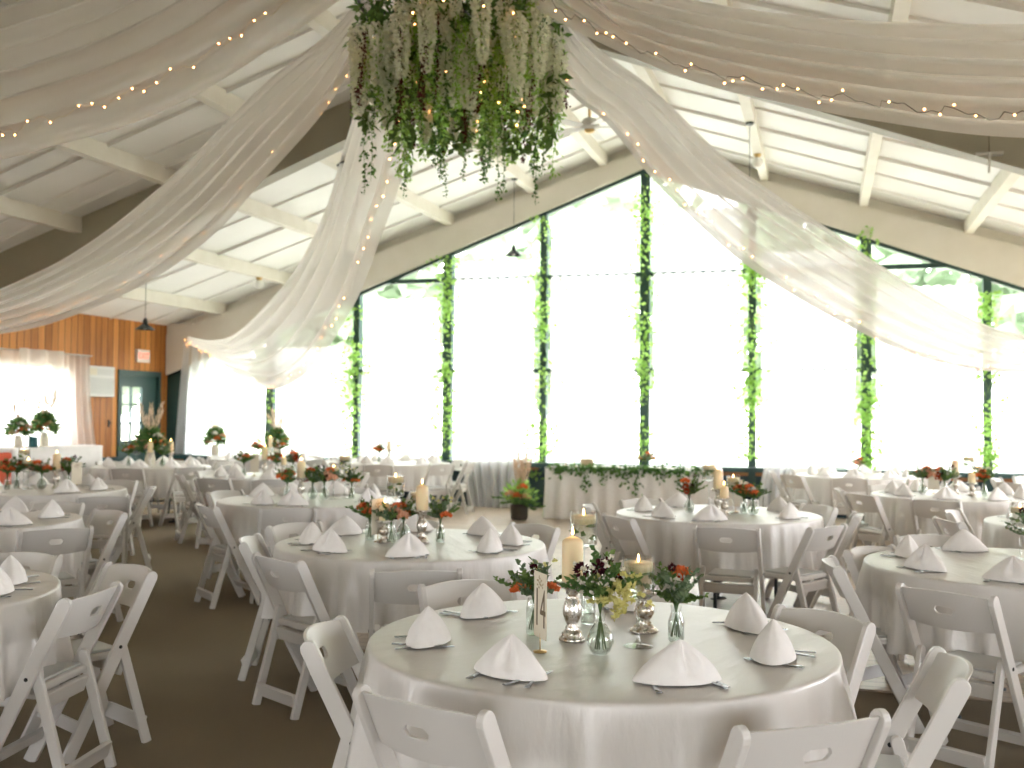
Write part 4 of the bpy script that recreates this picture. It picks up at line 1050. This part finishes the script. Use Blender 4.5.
def tall_arr():
    rn = random.Random(55); t = thing('pampas_arrangement', 'x', 'flowers')
    MB().lathe([(.05, 0), (.055, .01), (.06, .08), (.045, .15), (.05, .17)], 20).build('vase', M['card'], t)
    g_ = MB()
    for k in range(520):
        a, e, q = rn.uniform(0, 2*pi), rn.uniform(-.6, 1.5), rn.random()**.5*.17
        d_ = Vector((cos(a)*cos(e), sin(a)*cos(e), sin(e)*.8)); g_.leaf(Vector((0, 0, .26))+Vector((d_.x*.85, d_.y*.85, d_.z*1.1))*q, d_+Vector((rn.gauss(0, .4), rn.gauss(0, .4), 0)), rn.uniform(.05, .09), rn.uniform(.025, .04), rn)
    g_.build('greenery', M['ivy_dark'], t)
    for k, (mt, x, y, z, r) in enumerate((('orange', -.05, -.09, .25, .045), ('peach', .06, -.1, .28, .05), ('peach', -.1, .02, .2, .045), ('orange', .1, .03, .22, .04), ('peach', .0, .1, .27, .045), ('burgundy', .02, -.12, .2, .04), ('white_bloom', -.08, -.07, .33, .04), ('orange', 0, .0, .36, .04))):
        b = MB(); rose(b, (x, y, z), r, rn); b.build('bloom', M[mt], t)
    for k in range(6):
        b = MB(); a = k*1.05; dx, dy = .10*cos(a), .10*sin(a)
        for q in range(110):
            u = rn.random(); w2 = .02*sin(pi*min(1, u*.9+.08)); a2 = rn.uniform(0, 2*pi)
            b.leaf((dx*u*1.5+w2*cos(a2), dy*u*1.5+w2*sin(a2), .32+u*(.30 if k % 2 else .38)), (cos(a2)*.35, sin(a2)*.35, 1), .05, .009, rn)
        b.build('plume', M['pampas'], t)
    return t
TALL = tall_arr()
W = {k: v[2] for k, v in TB.items()}
centre('second', [('num', -.20, .04, radians(72)), ('pe', -.12, .0, 0), ('pils', -.16, .02), ('gobt', -.10, .2), ('co', -.05, .1, 1), ('pil', .06, .02), ('or', .17, .03, 2, 1.1), ('gob', .04, .22), ('co', -.25, .12, 0)], W['second'])
centre('middle', [('ru', -.22, -.02, 1, 1.1), ('gobt', -.07, .02), ('pil', .0, .02), ('pils', .05, -.12), ('gob', .12, .06), ('co', .2, 0, 0), ('pe', .27, -.03, 1), ('num', .14, .15, radians(10))], W['middle'])
centre('rightfront', [('ru', .06, .0, 2, 1.1), ('pil', .2, .12), ('gob', -.02, .3)], W['rightfront'])
centre('leftfront', [('co', -.2, .1, 0), ('pil', -.1, 0)], W['leftfront'])
centre('aisle', [('pe', -.2, .0, 1), ('pil', 0, 0)], W['aisle'])
centre('leftthird', [('co', -.28, .0, 0, 1.2), ('gobt', -.14, .12), ('gob', -.1, .0), ('pe', .02, -.02, 1, 1.2), ('pil', .15, .0), ('ru', .26, .05, 2, 1.2), ('num', .33, -.05, radians(70)), ('co', -.2, .12, 0, 1.2)], W['leftthird'])
centre('third', [('co', -.2, 0, 0, 1.15), ('pil', -.08, 0), ('ru', .02, .04, 1, 1.1), ('pe', .12, -.02, 1, 1.2), ('gob', .2, .05), ('gobt', .3, .1), ('or', .36, .05, 2, 1.1)], W['third'])
centre('fourth', [('num', -.2, 0, radians(5)), ('pil', -.08, .05), ('co', .05, .0, 0, 1.2), ('pils', .14, .0), ('ru', .25, .03, 1, 1.2), ('co', -.32, 0, 0, 1.2)], W['fourth'])
centre('pine', [('tall', -.02, .05, 1.22), ('pil', -.02, -.14), ('gob', -.2, 0), ('co', -.3, .05, 0, 1.3), ('pil', .25, .05), ('ru', .14, -.1, 1, 1.3)], W['pine'])
centre('window', [('co', -.3, .05, 0, 1.2), ('pil', -.15, 0), ('gob', 0, 0)], W['window'])
centre('cornerwin', [('pe', -.15, 0, 1, 1.2), ('pil', .05, 0), ('co', .2, 0, 0, 1.2)], W['cornerwin'])
centre('rightback', [('pe', -.3, 0, 1, 1.2), ('num', -.2, .1, radians(10)), ('ru', -.1, -.05, 0, 1.1), ('pil', .0, .1), ('gobt', .12, .12), ('pils', .15, -.02), ('co', .26, .02, 2, 1.15), ('gob', .2, .2)], W['rightback'])
centre('rightmid', [('gob', -.1, 0), ('pe', .1, .0, 0)], W['rightmid'])
centre('rightfar', [('pe', 0, 0, 0)], W['rightfar'])
centre('rightcorner', [('pe', -.1, 0, 0, 1.2), ('pil', .1, 0)], W['rightcorner'])

# ---- head table with ivy
ht = thing('head_table', 'long head table under a white floor-length cloth trimmed with ivy', 'table', (-2.62, 14.95, 0))
MB().box(-1.2, 1.2, -.36, .36, .72, .75).build('tabletop', M['ply'], ht)
for sx in (-1, 1): MB().tube([(sx*1.0, -.3, .72), (sx*1.0, -.3, .02), (sx*1.0, .3, .02), (sx*1.0, .3, .72)], .014).build('leg', M['steel_leg'], ht)
m = MB(); rows = []; per = []
for i in range(241):
    t = i/240*2*(2.44+.76); a, b = 1.22, .38
    if t < 2.44: per.append((-a+t, -b, 0, -1))
    elif t < 3.2: per.append((a, -b+t-2.44, 1, 0))
    elif t < 5.64: per.append((a-(t-3.2), b, 0, 1))
    else: per.append((-a, b-(t-5.64), -1, 0))
rows.append([(x*.01, y*.01, .762) for x, y, nx_, ny in per]); rows.append([(x*.98, y*.96, .762) for x, y, nx_, ny in per])
for j in range(8):
    u = j/7; rows.append([(x+nx_*(.01+.03*u*sin(k*.75)+.02*u), y+ny*(.01+.03*u*sin(k*.75+1)+.02*u), .755-.735*u) for k, (x, y, nx_, ny) in enumerate(per)])
m.grid(rows); tag(m.build('tablecloth', M['linen'], None, (-2.62, 14.95, 0)), 'white floor-length cloth on the long head table', 'tablecloth')
iv = thing('ivy_garland', 'leafy garland trailing along the front edge of the head table', 'garland', (-2.62, 14.95, .77)); lf = MB(); rn = random.Random(9)
MB().tube([(-1.15+.1*k, -.39, .01*sin(k)) for k in range(24)], .005).build('stem', M['stem'], iv)
for k in range(420):
    x = rn.uniform(-1.15, 1.2); lf.leaf((x, -.41+rn.gauss(0, .03), rn.gauss(-.01, .03)), (rn.gauss(0, 1), -.4, rn.gauss(-.4, .6)), .07, .05, rn)
for hx in (-1.0, -.78, -.62, -.35, -.2, -.05, .1, .42, .75):
    ln = rn.uniform(.12, .34)
    for k in range(int(ln*75)): lf.leaf((hx+rn.gauss(0, .035), -.44+rn.gauss(0, .015), -rn.random()*ln), (rn.gauss(0, 1), -.3, rn.gauss(-.8, .5)), .065, .045, rn)
lf.build('leaves', M['ivy_dark'], iv)
def taper(x, y, z, h, label):
    t = thing('taper_candle', label, 'candle', (x, y, z), 0, 'taper candles on the head table')
    MB().lathe([(.035, 0), (.035, .005), (.006, .01), (.006, h*.45), (.016, h*.5)], 14).build('holder', M['gold'], t)
    MB().lathe([(.011, h*.5), (.01, h), (.001, h+.005)], 10).build('wax_body', M['wax'], t)
for px_, h, w_ in ((566, .30, 'taller taper candle at the free end of the head table'), (574, .2, 'shorter taper candle at the free end of the head table'), (713, .34, 'tall taper candle at the far end of the head table'), (705, .24, 'short taper candle at the far end of the head table')):
    p_ = at_y(px_, 460, 14.9); taper(p_.x, 14.9, .765, h, w_)
p_ = at_y(587, 458, 14.8)
cb = thing('wooden_name_block', 'small tan wooden block sign standing on the head table', 'sign', (p_.x, 14.8, .765)); MB().box(-.09, .09, -.015, .015, .0, .11).build('board', M['lace'], cb); MB().box(-.06, .06, -.03, .03, 0, .012).build('foot', M['lace'], cb)
p_ = at_y(646, 460, 15.0); place(B_PE, (p_.x, 15.0, .68), 0, 'peach bouquet resting in the middle of the head table', 'bouquets in bud vases', 1.6)

# ---- floor plant by the head table
x, y = -4.15, 14.3
fp = thing('floor_arrangement', 'pampas and fern arrangement standing on the floor beside the head table', 'flowers', (x, y, .012)); rn = random.Random(31)
MB().lathe([(.10, 0), (.12, .02), (.13, .2), (.11, .22)], 20).build('pot', M['black_soil'], fp)
g1, g2_ = MB(), MB()
for k in range(26):
    a = rn.uniform(0, 2*pi); e = rn.uniform(.1, 1.2); ln = rn.uniform(.25, .45); d_ = Vector((cos(a)*cos(e), sin(a)*cos(e), sin(e)))
    for q in range(16):
        u = q/16; p_ = Vector((0, 0, .22))+d_*ln*u; p_.z -= .12*u*u; g1.leaf(p_, Vector((rn.gauss(0, 1), rn.gauss(0, 1), .1))+d_, .1, .03, rn)
for k in range(300):
    a, e, q = rn.uniform(0, 2*pi), rn.uniform(-.2, 1.4), rn.random()*.22; d_ = Vector((cos(a)*cos(e), sin(a)*cos(e), sin(e))); g2_.leaf(Vector((0, 0, .32))+d_*q, d_, .09, .045, rn)
g1.build('fern_fronds', M['ivy_dark'], fp); g2_.build('greenery', M['ivy'], fp)
for (mt, x_, y_, z_) in (('orange', .08, -.12, .46), ('peach', -.1, -.12, .36), ('orange', .02, -.18, .34), ('peach', .12, -.1, .32)):
    b = MB(); rose(b, (x_, y_, z_), .055, rn); b.build('bloom', M[mt], fp)
for k in range(5):
    b = MB(); dx = -.08+.05*k
    for q in range(200):
        u = rn.random(); w2 = .032*sin(pi*min(1, u+.06)); a2 = rn.uniform(0, 2*pi); b.leaf((dx*u*1.3+.02+w2*cos(a2), w2*sin(a2), .42+u*(.42+.08*(k % 2))), (cos(a2)*.3, sin(a2)*.3, 1), .06, .012, rn)
    b.build('plume', M['pampas'], fp)

# ---- sill arrangements
for px_, lab_ in ((213, 'pampas arrangement on the window sill before the bright corner curtain'), (275, 'pampas arrangement on the window sill at the first ivy post')):
    p_ = at_y(px_, 456, D-.3); place(TALL, (p_.x, D-.235, .737), 1.3 if px_ < 250 else 2.5, lab_, 'tall pampas arrangements', 1.15)

# ---- side buffet and its things
bf = thing('buffet_table', 'tall cloth-covered buffet table under the side window', 'table', (-10.5, 12.05, 0))
MB().box(-.35, .35, -.85, .85, .97, 1.0).build('tabletop', M['ply'], bf)
for sx in (-.3, .3):
    for sy in (-.8, .8): MB().tube([(sx, sy, 0), (sx, sy, .97)], .018).build('leg', M['steel_leg'], bf)
m = MB(); rows = []; per = []
for i in range(181):
    t = i/180*5.0; a, b = .37, .88
    if t < .74: per.append((-a+t, -b, 0, -1))
    elif t < 2.5: per.append((a, -b+t-.74, 1, 0))
    elif t < 3.24: per.append((a-(t-2.5), b, 0, 1))
    else: per.append((-a, b-(t-3.24), -1, 0))
rows.append([(x*.01, y*.01, 1.01) for x, y, _a, _b in per]); rows.append([(x*.97, y*.98, 1.01) for x, y, _a, _b in per])
for j in range(7):
    u = j/6; rows.append([(x+nx_*(.01+.025*u*sin(k*.8)), y+ny*(.01+.025*u*sin(k*.8)), 1.005-.985*u) for k, (x, y, nx_, ny) in enumerate(per)])
tag(m.grid(rows).build('tablecloth', M['linen'], None, (-10.5, 12.05, 0)), 'white floor-length cloth on the buffet under the side window', 'tablecloth')
for px_, sc_, lab_ in ((18, .92, 'rose arrangement on the buffet under the side window'), (44, 1.1, 'taller pampas arrangement on the buffet under the side window')):
    d = ray(px_, 450); t_ = -10.4/d.x; place(TALL, (-10.4, d.y*t_, 1.012), px_*.1, lab_, 'tall pampas arrangements', sc_)
d = ray(33, 450); t_ = -10.25/d.x
tc_ = thing('teal_jar', 'squat dark teal jar standing between the buffet flowers', 'jar', (-10.25, d.y*t_, 1.012)); MB().lathe([(.055, 0), (.06, .01), (.06, .12), (.055, .125), (.04, .125)], 20).build('jar_body', M['teal_wax'], tc_); MB().lathe([(.058, .126), (.058, .14), (.001, .145)], 20).build('lid', M['teal_wax'], tc_)
# red upholstered armchair at the frame edge
d = ray(2, 490); t_ = -9.75/d.x
rc = thing('red_chair', 'red upholstered chair at the end of the buffet, cut by the frame', 'chair', (-9.75, d.y*t_-.42, 0), radians(100))
MB().box(-.25, .25, -.25, .25, .36, .48).build('seat', M['red_cloth'], rc, bevel=.03); MB().box(-.25, .25, -.31, -.22, .40, 1.0).build('backrest', M['red_cloth'], rc, bevel=.03)
for sx in (-.21, .21):
    for sy in (-.24, .21): MB().box(sx-.02, sx+.02, sy-.02, sy+.02, 0, .37).build('leg', M['black'], rc)

# remove prototypes that were never placed
for pr in PROTOS+[TABLE, TALL]:
    if pr.name not in USED:
        for c in list(pr.children):
            for g_ in list(c.children): bpy.data.objects.remove(g_)
            bpy.data.objects.remove(c)
        bpy.data.objects.remove(pr)
